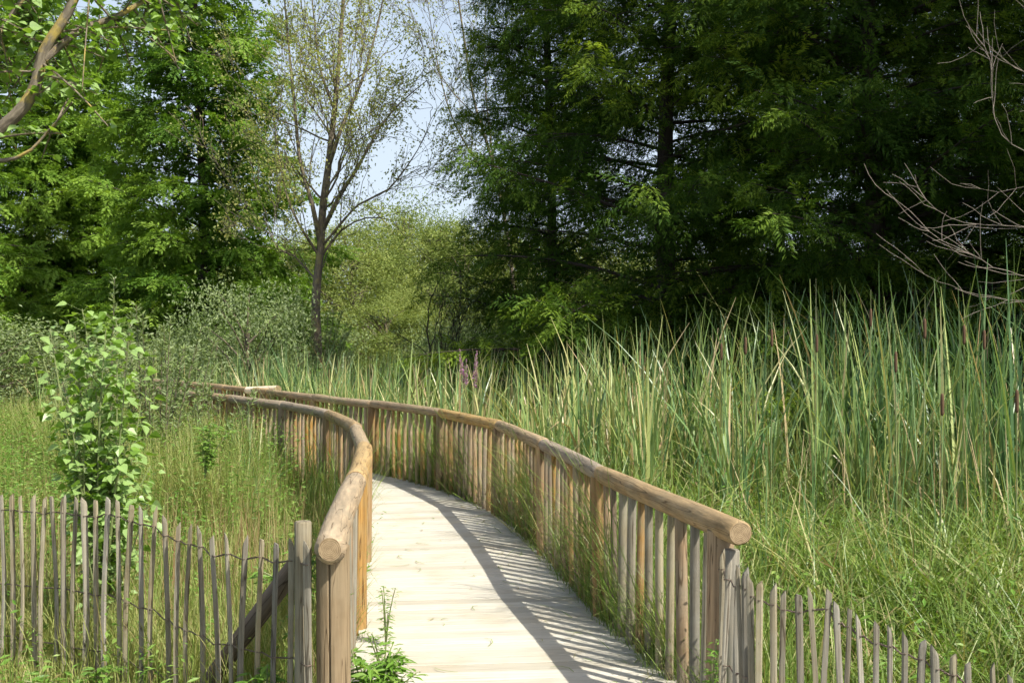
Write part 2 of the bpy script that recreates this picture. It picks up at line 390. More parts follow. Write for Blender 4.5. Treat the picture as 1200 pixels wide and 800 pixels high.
# ------------------------------------------------------------------ railings
def railing(name, C, A, label, first, overhang, zc, rad0, rad1, nmax, endpost_groove=False, seed=1, side=1, post_r=.062):
    k=np.random.default_rng(seed)
    p0=at_arc(C,A,first); root=empty(name,(p0[0],p0[1],0))
    O=np.array([p0[0],p0[1],0])
    tag(root,label,'railing')
    S=np.arange(first,A[-1]-.2,1.98)
    PT=at_arc(C,A,S); npk=0
    RT=lambda s: rad0+(rad1-rad0)*min(1,s/14)
    # rails, one straight log from post to post
    rest=Geo(); nrest=0
    for i in range(len(S)-1):
        a,b=PT[i].copy(),PT[i+1].copy(); d=norm(b-a)
        r=RT(S[i])*k.uniform(.94,1.06)
        if i==0: a=at_arc(C,A,first)-d*overhang
        G=Geo(); m=26; t=np.linspace(0,1,m)
        ext=.03
        a3=np.array([*a,zc+k.uniform(-.006,.006)]) - (0 if i==0 else ext)*np.array([*d,0]); b3=np.array([*b,zc+k.uniform(-.006,.006)])
        pts=a3+(b3-a3)*t[:,None]; bow=k.uniform(-.012,.012); nrm=np.array([-d[1],d[0],0])
        # follow the curve a little
        mid=at_arc(C,A,(S[i]+S[i+1])/2); sag=np.dot(mid-(a+b)/2,nrm[:2]) if i>0 else 0
        pts=pts+nrm*((bow+sag*.3)*np.sin(t*np.pi))[:,None]
        pts[:,2]+=k.uniform(-.006,.006)*np.sin(t*np.pi)
        rr=np.full(m,r)*(1-.04*t); rr[0]*=.86; rr[-1]*=.88
        if i==0 and side<0: rr[0]*=.82; 
        # small chamfer
        pts=np.vstack([pts[0]-0*pts[0],pts[0]+(pts[1]-pts[0])*(.35 if side<0 and i==0 else .12),pts[1:]]); rr=np.concatenate([[rr[0]],[r],rr[1:]])
        tube(G,pts-O,rr,24,wob=.028,cap_mi=1,seed=seed*50+i)
        G.build('handrail',[M_rail,M_end],root,smooth=True)
        # the cap faces should be flat: handled by split normals below
    for i in range(len(S)):
        G=Geo(); b=PT[i]; top=zc-.02; m=14
        z=np.linspace(-.45,top,m); lean=k.uniform(-.012,.012,2)
        pts=np.column_stack([b[0]+lean[0]*(1-z),b[1]+lean[1]*(1-z),z])
        r=post_r*k.uniform(.95,1.05)
        if i==0: r=post_r*1.08
        gr=None
        if i==0 and endpost_groove:
            gr=(None,)
        n=32
        if gr is not None:
            # the crack faces the camera
            best=0
            tube(G,pts-O,r,96,wob=.012,seed=seed*90+i,groove=(endpost_groove,.03))
        else: tube(G,pts-O,r,n if i<3 else 14,wob=.012,seed=seed*90+i)
        G.build('post',M_post if not(i==0) else (M_rot if endpost_groove else M_post),root,smooth=True)
    for i in range(len(S)-1):
        cnt=11
        for j in range(1,cnt+1):
            s=S[i]+(S[i+1]-S[i])*(j/(cnt+1))+k.uniform(-.012,.012)
            a=PT[i]+(PT[i+1]-PT[i])*((s-S[i])/(S[i+1]-S[i])); c=at_arc(C,A,s); p=a*.45+c*.55
            r=k.uniform(.021,.031); tx,ty=k.uniform(-.02,.02,2)
            zt=zc-RT(s)*.55; zs=np.linspace(-.12,zt,5)
            pts=np.column_stack([p[0]+tx*(zs-.4),p[1]+ty*(zs-.4),zs])
            npk+=1
            G=Geo() if npk<=nmax else rest
            tube(G,pts-O,np.array([r,r*1.03,r,r*.97,r*.95]),9,wob=.05,seed=seed*999+npk,rnd=k.uniform(0,1),s0=npk*3.1)
            if npk<=nmax: G.build('picket',M_pal if (npk<10 and npk%4!=3) else M_pick,root,smooth=True)
            else: nrest+=1
    if nrest: 
        o=rest.build('picket',M_pick,root,smooth=True); o['kind']='stuff'
    # lower stringer
    G=Geo()
    nr=side
    c=C[(A<=S[-1])][::5]; d=np.gradient(c,axis=0); d/=np.linalg.norm(d,axis=1,keepdims=True)
    off=np.column_stack([d[:,1],-d[:,0]])*.05*side
    c=c+off
    tube(G,np.column_stack([c,np.full(len(c),-.09)])-O,.035,8,wob=.02,seed=seed)
    G.build('stringer',M_post,root,smooth=True)
    return root,O
rr_,RO=railing('log_railing',RC,RA,'long curved log railing along the right side of the boardwalk',.16,.22,.90,.055,.052,88,False,5,1,.056)
lr_,LO=railing('log_railing',LC,LA,'tightly curving log railing left of the boardwalk, with a thick cracked end post',.12,.16,.89,.064,.058,74,71,9,-1,.066)
# short fresh rail laid beside the far bend, on its own stub
G=Geo(); a=P(290,457.2,18.35)-RO; b=P(326,455.8,17.75)-RO
tube(G,np.array([a+(b-a)*t for t in np.linspace(0,1,6)]),.062,14,wob=.02,cap_mi=1)
o=G.build('handrail',[M_new,M_end],rr_,smooth=True); o['label']='short pale fresh rail at the far bend'
G=Geo(); a=P(307,462,18.1)-RO
tube(G,np.array([a+[0,0,-1.3],a+[0,0,-.6],a+[0,0,.03]]),.055,12,wob=.02); o=G.build('post',M_new,rr_,smooth=True); o['label']='pale fresh post at the far bend'

# ------------------------------------------------------------------ paling fences
def paling(label, posns, tops, dfun, zlow, wires, posts, brace=None, widths=.0122, seed=3, extra=()):
    k=np.random.default_rng(seed); root=empty('paling_fence',(0,0,0)); tag(root,label,'fence')
    base=None; W=[]
    for px,py in zip(posns,tops):
        d=dfun(px); t=P(px,py,d)
        if base is None: base=np.array([t[0],t[1],zlow(t[0])]); root.location=base
        w=widths*k.uniform(.82,1.15); dep=w*.62; zb=zlow(t[0])-.04
        H=t[2]-zb; m=9; zs=np.linspace(0,1,m)
        lx=k.uniform(-.02,.02); ly=k.uniform(-.02,.02); bow=k.uniform(-.016,.016)
        ang=k.uniform(-.35,.35); ca,sa=math.cos(ang),math.sin(ang)
        prof=np.array([(-1,-.6),(-.55,-1),(.5,-1),(1,-.5),(1,.7),(.4,1),(-.5,1),(-1,.5)])*[w/1,dep]
        prof=prof*(1+k.uniform(-.18,.18,(8,1)))
        prof=np.column_stack([prof[:,0]*ca-prof[:,1]*sa, prof[:,0]*sa+prof[:,1]*ca])
        rings=[]; cut=k.uniform(-.02,.02)
        zz=list(zs*(1-.02/H))+[1.0]
        for q,z in enumerate(zz):
            s=(1.0+.05*math.sin(z*7+w*999)) if q<m else .8
            c=np.array([t[0]+lx*(z-1)+bow*math.sin(z*math.pi*1.3),t[1]+ly*(z-1),zb+H*z])
            rg=np.column_stack([c[0]+prof[:,0]*s,c[1]+prof[:,1]*s,np.full(8,c[2])])
            if q>=m-1: rg[:,2]+=prof[:,0]/w*cut
            rings.append(rg)
        V=np.vstack(rings); mm=len(rings); i=np.arange(mm-1)[:,None]*8; j=np.arange(8)[None]; j2=(j+1)%8
        q=np.stack([i+j,i+j2,i+8+j2,i+8+j],-1).reshape(-1,4)
        G=Geo(); tcv=V-[t[0],t[1],0]
        G.add(V-base,[q,np.arange(8)[::-1].reshape(1,-1),(np.arange(8)+(mm-1)*8).reshape(1,-1)],.5,tcv)
        G.build('paling',M_pal,root)
        W.append((t,zb,H,lx,ly,w,dep))
    order=sorted(W,key=lambda w:w[0][0]) 
    for fr in wires:
        G=Geo(); pa=[];pb=[]
        for (t,zb,H,lx,ly,w,dep) in order:
            z=t[2]-fr+k.uniform(-.006,.006); c=np.array([t[0]+lx*(-fr/H),t[1],z])
            for q,(dx,s) in enumerate(((-w-.001,0),(0,1),(w+.001,0))):
                pa.append(c+[dx,-(dep+.005)*s,0.002]); pb.append(c+[dx,(dep+.005)*s,-.002])
        # twists between palings
        def tw(pts,ph):
            out=[]
            for i in range(len(pts)-1):
                out.append(pts[i]); L=np.linalg.norm(pts[i+1]-pts[i])
                if L>.03:
                    for t_ in (.25,.5,.75):
                        an=t_*math.pi*4+ph
                        out.append(pts[i]+(pts[i+1]-pts[i])*t_+np.array([0,math.cos(an),math.sin(an)])*.003)
            out.append(pts[-1]); return np.array(out)
        tube(G,tw(pa,0)-base,.0022,5); tube(G,tw(pb,math.pi)-base,.0022,5)
        G.build('wire',M_wire,root)
    for (px,py,d,r) in posts:
        G=Geo(); t=P(px,py,d); zs=np.linspace(-.5,t[2],8)
        pts=np.column_stack([np.full(8,t[0]),np.full(8,t[1]),zs]); rr=np.full(8,r); 
        pts=np.vstack([pts,[t[0],t[1],t[2]+.006]]); rr=np.append(rr,r*.86)
        tube(G,pts-base,rr,20,wob=.015,seed=seed,cap_mi=1); G.build('post',[M_pal,M_pal],root,smooth=True)
    if brace:
        (a,b,r)=brace; G=Geo(); a,b=P(*a),P(*b)
        tube(G,np.array([a+(b-a)*t for t in np.linspace(0,1,8)])-base,r,14,wob=.03,seed=5); G.build('brace',M_brace,root,smooth=True)
    return root
lx=[10,42,78,115,152,187,222,262,298,335,375,415,455,495,538,580,625,660,705,750,800,858,912,968,1025,1078]
ly=[60,60,64,66,70,64,68,72,75,78,72,80,95,105,110,138,162,170,180,208,205,215,215,230,222,235]
lpx=[x/3 for x in lx]; lpy=[560+y/3 for y in ly]
lpx=[-160+i*12.3 for i in range(13)]+lpx; lpy=[580+((i*7)%5) for i in range(13)]+lpy
paling('weathered wired paling fence at the left, ending at a grey post with a dark brace',
   lpx,lpy,lambda px: np.interp(px,[-160,0,150,345,362],[6.75,6.2,5.55,4.66,4.52]),lambda x:-.06,(.085,.50,.80),[(355,612,4.62,.036)],
   ((352,655,4.85),(225,825,5.4),.045),seed=3)
rx=[80,103,135,150,168,190,220,270,312,368,418,470,515,548,595,652,703,756,818,878,938,997,1092]
ry=[150,185,205,200,215,245,262,278,298,305,290,290,335,358,388,410,430,455,478,505,530,560,570]
rpx=[820+x/3.158 for x in rx]; rpy=[600+y/3.158 for y in ry]
rpx+= [1186,1204,1222,1240,1260]; rpy+=[792,800,808,816,822]
paling('weathered wired paling fence at the right, stepping down the bank',
   rpx,rpy,lambda px: np.interp(px,[845,890,1166,1260],[4.72,4.42,4.15,4.05]),
   lambda x: float(np.interp(x,[.9,1.1,1.8,2.3],[-.13,-.2,-.5,-.6])),(.075,.45,.78),[(857,645,4.86,.038)],None,seed=6,widths=.0125)

# ------------------------------------------------------------------ grass
def dist_poly(x,y,C):
    C=C[::6]; best=np.full(len(x),1e9)
    for i in range(0,len(C)):
        best=np.minimum(best,(x-C[i,0])**2+(y-C[i,1])**2)
    return np.sqrt(best)
def xr(y): # right rail x at depth y
    return np.interp(y,np.concatenate([[2.0],RC[:,1],[40]]),np.concatenate([[1.25],RC[:,0],[-22]]))
def xl(y):
    return np.interp(y,np.concatenate([[2.0],LC[:,1],[40]]),np.concatenate([[-.7],LC[:,0],[-25]]))

def blades(G, x, y, h, w, lean, droop, S=4, rnd=None, rs=None, z0=None, az=None, stiff=1.6):
    n=len(x); k=rs or rng
    az=k.uniform(0,2*np.pi,n) if az is None else az
    z0=ground_z(x,y)-.02 if z0 is None else z0
    t=np.linspace(0,1,S+1)[None]
    out=(lean[:,None]*h[:,None])*t**stiff
    up=h[:,None]*(t-droop[:,None]*t**3)
    cx=x[:,None]+np.cos(az)[:,None]*out; cy=y[:,None]+np.sin(az)[:,None]*out; cz=z0[:,None]+up
    pa=az+np.pi/2+k.uniform(-.9,.9,n)
    wd=w[:,None]*np.clip((1.02-t)**.6,0.06,1)*np.where(t<.3,.75+.8*t,1)
    dx=np.cos(pa)[:,None]*wd*.5; dy=np.sin(pa)[:,None]*wd*.5
    A=np.stack([cx-dx,cy-dy,cz],-1); B=np.stack([cx+dx,cy+dy,cz],-1)
    V=np.stack([A,B],2).reshape(-1,3)
    i=(np.arange(n)*(S+1)*2)[:,None]+(np.arange(S)*2)[None]
    Fq=np.stack([i,i+1,i+3,i+2],-1).reshape(-1,4)
    r=k.uniform(0,1,n) if rnd is None else rnd
    G.add(V,Fq,np.repeat(r,(S+1)*2))

def scatter(dens, y0, y1, keep, k, xmarg=1.15, clump=None):
    ys=[]; xs=[]
    hw=lambda y:.4725*y*xmarg+.8
    area=(hw(y0)+hw(y1))*(y1-y0)
    n=int(dens*area)
    y=k.uniform(y0,y1,n*2); x=k.uniform(-1,1,n*2)*hw(y1); m=np.abs(x)<hw(y); x,y=x[m],y[m]
    x,y=x[:n],y[:n]
    m=keep(x,y); return x[m],y[m]

def vn(x,y,s,seed=0):
    return np.sin(x*s+seed)*np.cos(y*s*1.13+seed*2)+.6*np.sin(x*s*2.3+y*s*1.7+seed)+.4*np.cos(x*s*4.1-y*s*3.3+seed*3)

k=np.random.default_rng(21)
def on_left(x,y): 
    c=np.interp(x,[-9,-3.4,-2.93,-1.98,-.887,-.7],[7.3,6.5,6.2,5.55,4.62,4.4])
    dl=dist_poly(x,y,LC)
    return (x<xl(y)-.05)&(dl>.06)&((y>c-1.0))
# left meadow
G=Geo()
for (dens,y0,y1,hs,ws,S) in ((1400,3.9,7,(.22,.55),(.0045,.009),4),(800,7,11,(.28,.62),(.006,.011),4),(420,11,19,(.35,.75),(.010,.017),3),(120,19,34,(.45,.85),(.013,.022),3),(50,34,60,(.5,.9),(.03,.05),3)):
    x,y=scatter(dens,y0,y1,on_left,k); n=len(x)
    v=vn(x,y,1.1,2); h=k.uniform(*hs,n)*(1+.14*v); r=np.clip(k.normal(.42,.2,n)+.10*vn(x,y,.8,5),0,.93)
    red=k.random(n)<.06+.10*(vn(x,y,1.7,9)>.7); r=np.where(red,k.uniform(.86,1,n),r)
    inner=(y<np.interp(x,[-9,-2.93,-.9],[7.3,6.2,4.7])); h=h*np.where(inner,.42,1)
    blades(G,x,y,h,k.uniform(*ws,n),k.uniform(.1,.6,n),k.uniform(0,.35,n),S,r,k)
kk=k
def nearleft(x,y): return (x<xl(y)-.08)&(dist_poly(x,y,LC)<2.2)&(y>10.8)&(x<-2.35)
x,y=scatter(800,10.8,20,nearleft,k); n=len(x)
blades(G,x,y,k.uniform(.85,1.42,n)*np.clip((-x-1.9)*.8,.5,1),k.uniform(.008,.014,n),k.uniform(.1,.45,n),k.uniform(0,.3,n),4,np.clip(k.normal(.45,.2,n),0,.9),k)
def nearleft2(x,y): return (x<xl(y)-.06)&(dist_poly(x,y,LC)<.7)&(y>6.0)
x,y=scatter(700,6,13,nearleft2,k); n=len(x)
blades(G,x,y,k.uniform(.35,.75,n),k.uniform(.006,.011,n),k.uniform(.1,.5,n),k.uniform(0,.4,n),4,np.clip(k.normal(.4,.2,n),0,.9),k)
# seed stalks: thin straight stems
x,y=scatter(60,6.2,24,on_left,k); n=len(x)
blades(G,x,y,k.uniform(.6,1.05,n),k.uniform(.004,.006,n)*(1+y/18),k.uniform(.02,.2,n),k.uniform(0,.05,n),3,k.choice([.85,.93,.98,.6],n),k)
tag(G.build('meadow_grass',M_meadow),'fine yellowish meadow grass with reddish stalks left of the boardwalk','grass',kind='stuff')

# small-leaved forbs mixed into the meadow and the sedge edge
G=Geo()
for keep,dens,y0,y1,hs,ls in ((on_left,17,4.6,9,(.25,.6),(.025,.05)),(on_left,16,9,20,(.35,.8),(.04,.075)),(on_left,4,20,34,(.5,.9),(.07,.13)),
      (lambda x,y:(x>xr(y)+.1)&(y>4.2),9,4.2,14,(.4,1.0),(.03,.07)),
      (lambda x,y:on_left(x,y)&(dist_poly(x,y,LC)<3.6)&(x<-2.2-(12-y)*.12),30,8.5,18,(.8,1.45),(.035,.06))):
    cx,cy=scatter(dens,y0,y1,keep,k); m=16; n=len(cx)*m
    H=np.repeat(k.uniform(*hs,len(cx)),m); t=np.tile(np.linspace(.15,1,m),len(cx)); bz=np.repeat(ground_z(cx,cy),m)
    ln=np.repeat(k.normal(0,.12,(len(cx),2)),m,0)
    pos=np.column_stack([np.repeat(cx,m)+ln[:,0]*t,np.repeat(cy,m)+ln[:,1]*t,bz+H*t])
    az=k.uniform(0,6.28,n); dr=np.column_stack([np.cos(az),np.sin(az),k.uniform(-.4,.7,n)])
    M=basis(dr,k.normal(0,.5,n))*(k.uniform(*ls,n)*(1.3-.7*t))[:,None,None]*1.5
    inst(G,np.array([[0,0,0],[.5,.17,.05],[1,0,-.05],[.5,-.17,.05]]),np.array([[0,1,2,3]]),M,pos,np.clip(np.repeat(k.uniform(.1,.8,len(cx)),m)+k.normal(0,.1,n),0,1))
    blades(G,cx,cy,H[::m]*1.02,np.full(len(cx),.005),np.full(len(cx),.01),np.zeros(len(cx)),2,np.full(len(cx),.3),k)
tag(G.build('meadow_forbs',M_forb),'leafy bright green forbs scattered through the meadow grass','weeds',kind='stuff')

# right sedge
def on_right(x,y):
    c=np.interp(x,[.8,1.05,1.8,2.4],[4.7,4.4,4.1,4.0])
    return (x>xr(y)+.06)&(dist_poly(x,y,RC)>.07)&(y>c-1.0)
G=Geo()
for (dens,y0,y1,hs,ws,S) in ((620,3.4,6.5,(.5,1.0),(.007,.017),6),(400,6.5,10,(.6,1.15),(.010,.021),5),(230,10,16,(.6,1.25),(.013,.024),4),(110,16,26,(.6,1.2),(.014,.022),4)):
    x,y=scatter(dens,y0,y1,on_right,k); n=len(x)
    v=vn(x,y,1.3,4); bank=np.clip((y-4.3)/1.2+(x-2)*.3,.25,1)
    edge=np.clip(dist_poly(x,y,RC)/.7,.72,1)
    h=k.uniform(*hs,n)*(1+.12*v)*bank*edge
    r=np.clip(k.normal(.42,.22,n)+.12*vn(x,y,.9,1),0,.9); dry=k.random(n)<.18; r=np.where(dry,k.uniform(.86,1,n),r)
    lng=k.random(n)<.16
    blades(G,x,y,h*np.where(lng,1.25,1),k.uniform(*ws,n)*np.where(lng,1.3,1),np.where(lng,k.uniform(.5,1.0,n),k.uniform(.1,.9,n)),np.where(lng,k.uniform(.35,.75,n),k.uniform(.05,.65,n)),S,r,k)
def nearright(x,y): return (x>xr(y)+.06)&(dist_poly(x,y,RC)<.75)&(y>4.9)
for dens,y0,y1,ws in ((2300,4.9,9,(.006,.013)),(1200,9,16,(.010,.018))):
    x,y=scatter(dens,y0,y1,nearright,k); n=len(x)
    blades(G,x,y,k.uniform(.6,1.2,n)*np.clip((y-4.6)*.8,.6,1),k.uniform(*ws,n),k.uniform(.05,.45,n),k.uniform(0,.5,n),5,np.where(k.random(n)<.15,k.uniform(.88,1,n),np.clip(k.normal(.4,.2,n),0,.88)),k)
tag(G.build('sedge_grass',M_sedge),'tall arching green sedge filling the marsh right of the boardwalk','grass',kind='stuff')

# grass growing through the railings and onto the deck edges
G=Geo()
for C,A,sd,cnt in ((RC,RA,-1,17000),(LC,LA,1,3600)):
    s=k.uniform(.1,16,cnt); p=at_arc(C,A,s); d=at_arc(C,A,s+.05)-p; d/=np.linalg.norm(d,axis=1,keepdims=True)
    nr=np.column_stack([d[:,1],-d[:,0]]); off=np.where(k.random(cnt)<.22,k.normal(.0,.03,cnt),.03+np.abs(k.normal(.05,.12,cnt)))*-sd; p=p+nr*off[:,None]
    cl=np.clip(vn(s,s*0,2.2,3)*.7+1.15,.3,2.2); h=k.uniform(.08,.38,cnt)*cl*np.where(off*-sd>.03,2.1,.75)
    if sd>0: h*=np.where(s<4,.5,1)
    az=np.arctan2(nr[:,1]*sd,nr[:,0]*sd)+k.normal(0,1.3,cnt)
    blades(G,p[:,0],p[:,1],h,k.uniform(.004,.009,cnt),k.uniform(.1,.6,cnt),k.uniform(.1,.7,cnt),5,np.clip(k.normal(.4,.25,cnt),0,.95),k,z0=np.full(cnt,-.05),az=az)
tag(G.build('edge_grass',M_sedge),'loose grass tufts growing through the pickets along the deck edges','grass',kind='stuff')

# straws and leaf litter lying on the planks
G=Geo(); n=260; s_=k.uniform(.5,15,n); q=np.where(k.random(n)<.6,1-np.abs(k.normal(0,.16,n)),k.uniform(0,1,n))
i_=(s_/.135).astype(int); i_=np.clip(i_,0,len(DL)-1); p=DE[i_]*q[:,None]+DL[i_]*(1-q[:,None])
az=k.uniform(0,6.28,n); l=k.uniform(.03,.20,n)
for j in range(n):
    t=np.linspace(-.5,.5,4); c=np.column_stack([p[j,0]+np.cos(az[j]+t*.8)*t*l[j],p[j,1]+np.sin(az[j]+t*.8)*t*l[j],.006+.006*(1-4*t*t)])
    wv=np.array([-math.sin(az[j]),math.cos(az[j]),0])*k.uniform(.0015,.004)
    V=np.stack([c-wv,c+wv],1).reshape(-1,3); G.add(V,np.array([[2*a,2*a+1,2*a+3,2*a+2] for a in range(3)]),float(k.choice([.3,.55,.9,.95,.98])))
tag(G.build('straw_litter',M_sedge),'scattered dry straws and grass bits lying on the planks','litter',kind='stuff')

# reed bed (cattail leaves)
def bed(x,y):
    a=np.interp(x,[-1,0,2,3.5,5,9,14],[13.5,12.0,11.0,10.6,10.0,9.3,9.3])+.5*vn(x,y,1.2,3)
    return (x>xr(y)+.35)&(y>a)&(dist_poly(x,y,RC)>.5)&(y<np.interp(x,[-12,2,10],[34,22,18]))
G=Geo()
def reeds(x,y,hs,ws,rn=None,lean=.22):
    n=len(x)
    h=k.uniform(*hs,n) if isinstance(hs,tuple) else hs
    r=np.clip(k.normal(.38,.22,n),0,.88) if rn is None else rn
    dry=k.random(n)<.08; r=np.where(dry,k.uniform(.92,1,n),r)
    az=k.uniform(0,2*np.pi,n)
    blades(G,x,y,h,k.uniform(*ws,n),np.abs(k.normal(0,lean,n)),np.where(k.random(n)<.38,k.uniform(.2,.65,n),k.uniform(0,.1,n)),6,r,k,az=az,stiff=2.0)
for (dens,y0,y1,ws) in ((6.5,9,14,(.022,.050)),(5,14,20,(.026,.052)),(4,20,34,(.032,.055))):
    cx,cy=scatter(dens,y0,y1,bed,k); m=12
    x=np.repeat(cx,m)+k.normal(0,.06,len(cx)*m); y=np.repeat(cy,m)+k.normal(0,.06,len(cx)*m)
    tall=np.clip(1+.06*vn(x,y,.9,7),.8,1.2)
    mx=np.repeat(np.interp(cx,[-6,0,2,5,8],[1.95,2.1,2.55,3.1,3.15])*(1+.10*vn(cx,cy,1.9,3)),m)
    n0=len(x); hsv=mx*k.uniform(.55,1.0,n0); rnn=np.clip(k.normal(.36,.2,n0)+np.interp(x,[0,4,7],[.32,.16,-.06])+.18*vn(x,y,2.1,6),0,.91)
    reeds(x,y,hsv,ws,rn=rnn,lean=.27)
# scattered lower outliers in front of the bed, and clumps in the left meadow
cx,cy=scatter(1.6,7.5,12,lambda x,y:(x>xr(y)+.6),k); x=np.repeat(cx,7)+k.normal(0,.06,len(cx)*7); y=np.repeat(cy,7)+k.normal(0,.06,len(cx)*7); reeds(x,y,(1.0,1.9),(.009,.015))
for (px,py,d,nn,hh) in ((268,520,12.5,60,1.5),(300,500,13.5,80,1.5),(240,500,13.5,60,1.45),(285,545,11.5,45,1.2),(150,430,24,60,1.9),(215,430,22,80,2.0),(335,440,21.5,200,2.4),(310,440,22.5,160,2.3),(290,440,24,160,2.2),(360,440,20.5,160,2.2),(400,440,20,160,2.1),(430,440,19,140,2.2)):
    c=P(px,py,d); x=c[0]+k.normal(0,.22*d/13,nn); y=c[1]+k.normal(0,.25,nn); reeds(x,y,(hh*.6,hh),(.010*d/13,.018*d/13),lean=.3)
# fallen straw coloured stems
for (px,py,d,nn) in ((1128,500,10.5,26),(1165,540,9.8,20),(860,470,12.5,16),(720,470,13,14),(560,470,15,16),(1020,520,10.5,10)):
    c=P(px,py,d); x=c[0]+k.normal(0,.25,nn); y=c[1]+k.normal(0,.2,nn); reeds(x,y,(1.2,1.9),(.014,.022),rn=k.uniform(.92,1,nn),lean=.28)
tag(G.build('reed_bed',M_reed),'dense bed of tall blue-green cattail leaves behind the sedge','reeds',kind='stuff')

# ------------------------------------------------------------------ cattails with brown heads
def make_cattail(seed,H=2.0):
    k=np.random.default_rng(seed); root=empty('cattail')
    G=Geo(); z=np.linspace(0,H,8); bx=.05*np.sin(z/H*1.5)*k.uniform(-1,1)
    tube(G,np.column_stack([bx,bx*.4,z]),np.linspace(.008,.004,8),6); tube(G,np.array([[bx[-1],bx[-1]*.4,H],[bx[-1]*1.03,bx[-1]*.4,H+.24]]),.0025,5)
    G.build('stalk',M_stem,root,smooth=True)
    G=Geo(); zz=np.array([0,.008,.03,.10,.15,.172,.18])+H-.13; rr=np.array([.004,.011,.014,.0145,.0135,.010,.003])
    tube(G,np.column_stack([np.full(7,bx[-1]),np.full(7,bx[-1]*.4),zz]),rr,10); G.build('spike',M_spike,root,smooth=True)
    G=Geo(); n=5; blades(G,k.normal(0,.012,n),k.normal(0,.012,n),k.uniform(.7,1.1,n)*H,k.uniform(.012,.018,n),k.uniform(.05,.22,n),k.uniform(0,.1,n),7,np.clip(k.normal(.4,.15,n),0,.8),k,z0=np.zeros(n),stiff=2)
    G.build('leaf',M_reed,root)
    return root
ct=[(1080,385,10.6,'brown cattail head standing in front of the tall reeds, second from the right edge group'),
(1125,392,10.9,'brown cattail head among the reeds just right of the straw-coloured leaves'),
(1157,398,10.8,'brown cattail head in the tall reeds close to the right edge'),
(1052,424,10.2,'brown cattail head rising from the reeds above the straw-coloured fallen leaves'),
(1100,474,9.6,'lowest brown cattail head, half sunk in the reeds at the right'),
(1190,470,9.2,'brown cattail head at the right edge of the reed bed'),
(952,402,11.5,'brown cattail head in the middle of the bluish reeds'),
(903,396,12,'brown cattail head over the pale reeds, left of the bluish reeds'),
(870,405,12,'brown cattail head in front of the dark tree, over pale reeds'),
(845,412,12.2,'leftmost brown cattail head of the tall reeds'),
(1016,372,11.8,'highest brown cattail head, standing out against the dark trees'),
(757,436,13,'brown cattail head in the thin pale reeds behind the long bend of the railing')]
protoc=None
for i,(px,py,d,lb) in enumerate(ct):
    d-=1.0
    p=P(px,py,d); gz=float(ground_z(p[0],p[1])); H=p[2]-gz+.04
    o=make_cattail(100+i,H); o.location=(p[0],p[1],gz); tag(o,lb,'cattail','brown cattail heads in the reed bed')

# ------------------------------------------------------------------ loosestrife
p=P(548,418,14.6); gz=float(ground_z(p[0],p[1])); root=empty('loosestrife',(p[0],p[1],gz)); tag(root,'pink-purple loosestrife spikes poking out of the reeds behind the railing','flower')
Gs=Geo()
for i in range(6):
    Gf=Geo()
    H=p[2]-gz+k.uniform(-.12,.1); a=k.uniform(-.14,.14); b=k.uniform(-.1,.1)
    z=np.linspace(0,H,6); tube(Gs,np.column_stack([a*(z/H)**1.5,b*(z/H),z]),.005,5)
    n=110; t=k.uniform(0,1,n); zz=H-.33+.35*t; 
    dirs=np.column_stack([k.normal(0,1,n),k.normal(0,1,n),k.uniform(.1,.8,n)]); M=basis(dirs,k.uniform(0,6,n))*k.uniform(.7,1.1,n)[:,None,None]*(1.2-t*.7)[:,None,None]
    inst(Gf,np.array([[0,0,0],[.018,.009,0],[.034,0,.004],[.018,-.009,0]]),np.array([[0,1,2,3]]),M,np.column_stack([a*(zz/H)**1.5,b*zz/H,zz]),k.uniform(0,1,n))
    Gf.build('flower',M_purple,root)
Gs.build('stem',M_stem,root)

# ------------------------------------------------------------------ trees
def feather(k, nb=38, L=.55, bl=(.11,.21), bw=.016):
    V=[];Fq=[]
    for i in range(nb):
        t=(i+.5)/nb; x=L*t; s=1 if i%2 else -1
        a=s*k.uniform(.55,1.15); e=k.uniform(-.45,.35); l=k.uniform(*bl)*(1-.45*t)
        d=np.array([math.cos(a)*math.cos(e),math.sin(a)*math.cos(e),math.sin(e)]); y0=s*k.uniform(0,.05)
        b=np.array([x,y0,-.10*t*t+k.uniform(-.03,.03)]); sd=norm(np.cross(d,[k.uniform(-.6,.6),k.uniform(-.6,.6),1]))
        j=len(V); V+= [b, b+d*l*.5+sd*bw*.5, b+d*l+[0,0,-.02], b+d*l*.5-sd*bw*.5]; Fq.append([j,j+1,j+2,j+3])
    return np.array(V),np.array(Fq)

